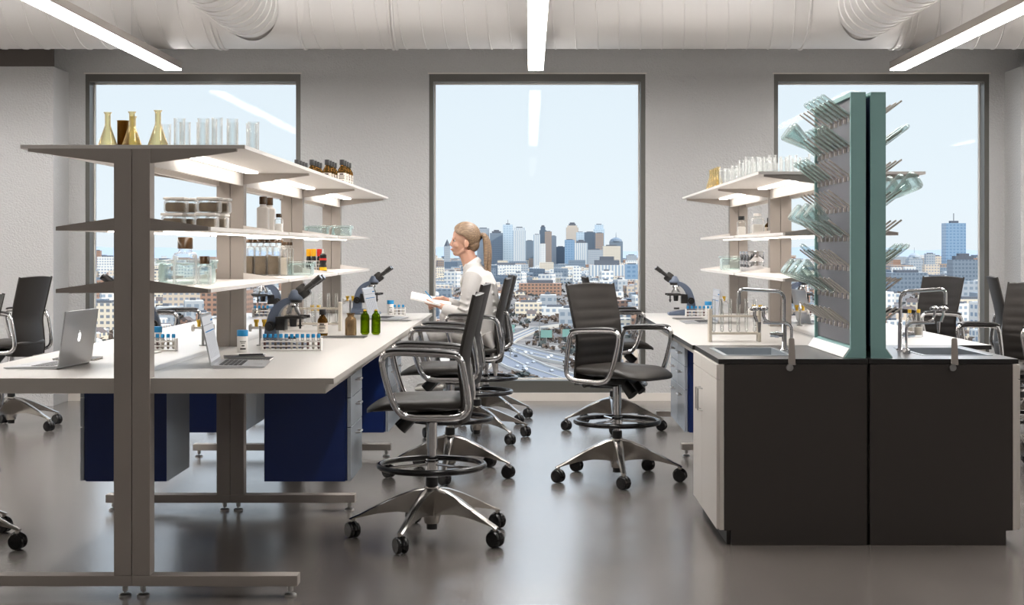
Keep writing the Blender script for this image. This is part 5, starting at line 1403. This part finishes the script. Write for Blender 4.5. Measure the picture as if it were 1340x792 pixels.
# beyond them, roofs nobody could count
pal = ['white', 'cream', 'brick', 'beige', 'grey', 'slate', 'brown', 'dark']
b = MB()
wide = [(-.46, -.30), (-.17, -.07), (.08, .18), (.32, .46)]
for k in range(10500):
    gap = k >= 5200
    py = 335+ ((440 if gap else 372)-335)*rnd.random()**(1.1 if gap else .85); d = min(DG(py), 12000); sp_ = wide[rnd.randrange(4)] if gap else spans[rnd.randrange(3)]
    x = rnd.uniform(sp_[0]-.01, sp_[1]+.01)*d
    s = rnd.uniform(16, 46)*(1 if d < 4500 else 1.5); h = rnd.uniform(8, 24)*(1 if rnd.random() < .9 else 2.2)
    if any(a-s < x < c_+s and e1-s < d < e2+s for a, c_, e1, e2 in FOOT) or (gap and (on_road(x, d) or any(abs(x-a) < s+22 and abs(d-c_) < s+20 for a, c_ in occupied))): continue
    b.box(x-s*.6, x+s*.6, d-s*.4, d+s*.4, GZ, GZ+h, m=rnd.choice((0, 0, 1, 2, 3, 3, 4, 4, 5, 5, 6, 7)))
o = b.build('distant_rooftops', [FM[q] for q in pal], smooth=0); tag(o, 'mass of distant roofs at the foot of the skyline', 'rooftops', kind='stuff')
# bare winter trees
def clump(bb, x, y, z, s):
    for q in range(5):
        c = Vector((x+rnd.uniform(-.6, .6)*s, y+rnd.uniform(-.6, .6)*s, z+s*rnd.uniform(.35, .8)))
        V = [c+Vector((rnd.uniform(-.5, .5), rnd.uniform(-.5, .5), rnd.uniform(-.4, .5)))*s for _ in range(6)]
        vs = [bb.bm.verts.new(v) for v in V]
        for i in range(0, 6):
            try: bb.bm.faces.new((vs[i], vs[(i+1) % 6], vs[(i+3) % 6]))
            except ValueError: pass
b = MB(); b2 = MB()
for k in range(9200):
    py = 345+(520-345)*rnd.random(); d = DG(py); sp_ = spans[rnd.randrange(3)] if k < 5200 else wide[rnd.randrange(4)]; x = rnd.uniform(*sp_)*d
    if on_road(x, d, -6): continue
    clump(b if rnd.random() < .7 else b2, x, d, GZ, rnd.uniform(4, 8.5))
o = b.build('bare_trees', mat('bare_branches', '#6f6157', .9), smooth=0, recalc=False); tag(o, 'brown leafless trees scattered among the houses and along the highway', 'trees', kind='stuff')
o = b2.build('dark_trees', mat('dark_branches', '#454a48', .9), smooth=0, recalc=False); tag(o, 'darker leafless trees scattered among the houses', 'trees', kind='stuff')
# low hills on the horizon
b = MB()
def hill(u, v):
    x = -9000+18000*u; z = 15+30*(.5+.5*math.sin(u*31))+22*math.sin(u*77+1)**2
    return (x, 14500-700*(1-v), GZ+(z+60)*v)
b.grid(hill, 160, 4); struct(b.build('hills', mat('hazed_far_woods', '#a3adb8', .95), smooth=0))  # blue-grey colour stands in for haze over the distant woods
# light poles beside the highway
lp_ = MB().cyl((0, 0, 0), (0, 0, 26), .45, n=6); lp_.tube([(0, 0, 26), (3, 0, 27.5), (6, 0, 27.5)], .35, n=5)
LPp = Proto(lp_.build('street_lamp', M['steel'], smooth=0))
for px, py in ((668, 470), (706, 452), (742, 480), (780, 466), (640, 440), (810, 500)):
    LPp.put(G(px, py), .3, 'tall street lamp beside the highway below the middle window', 'street lamp', 'street lamps along the highway')
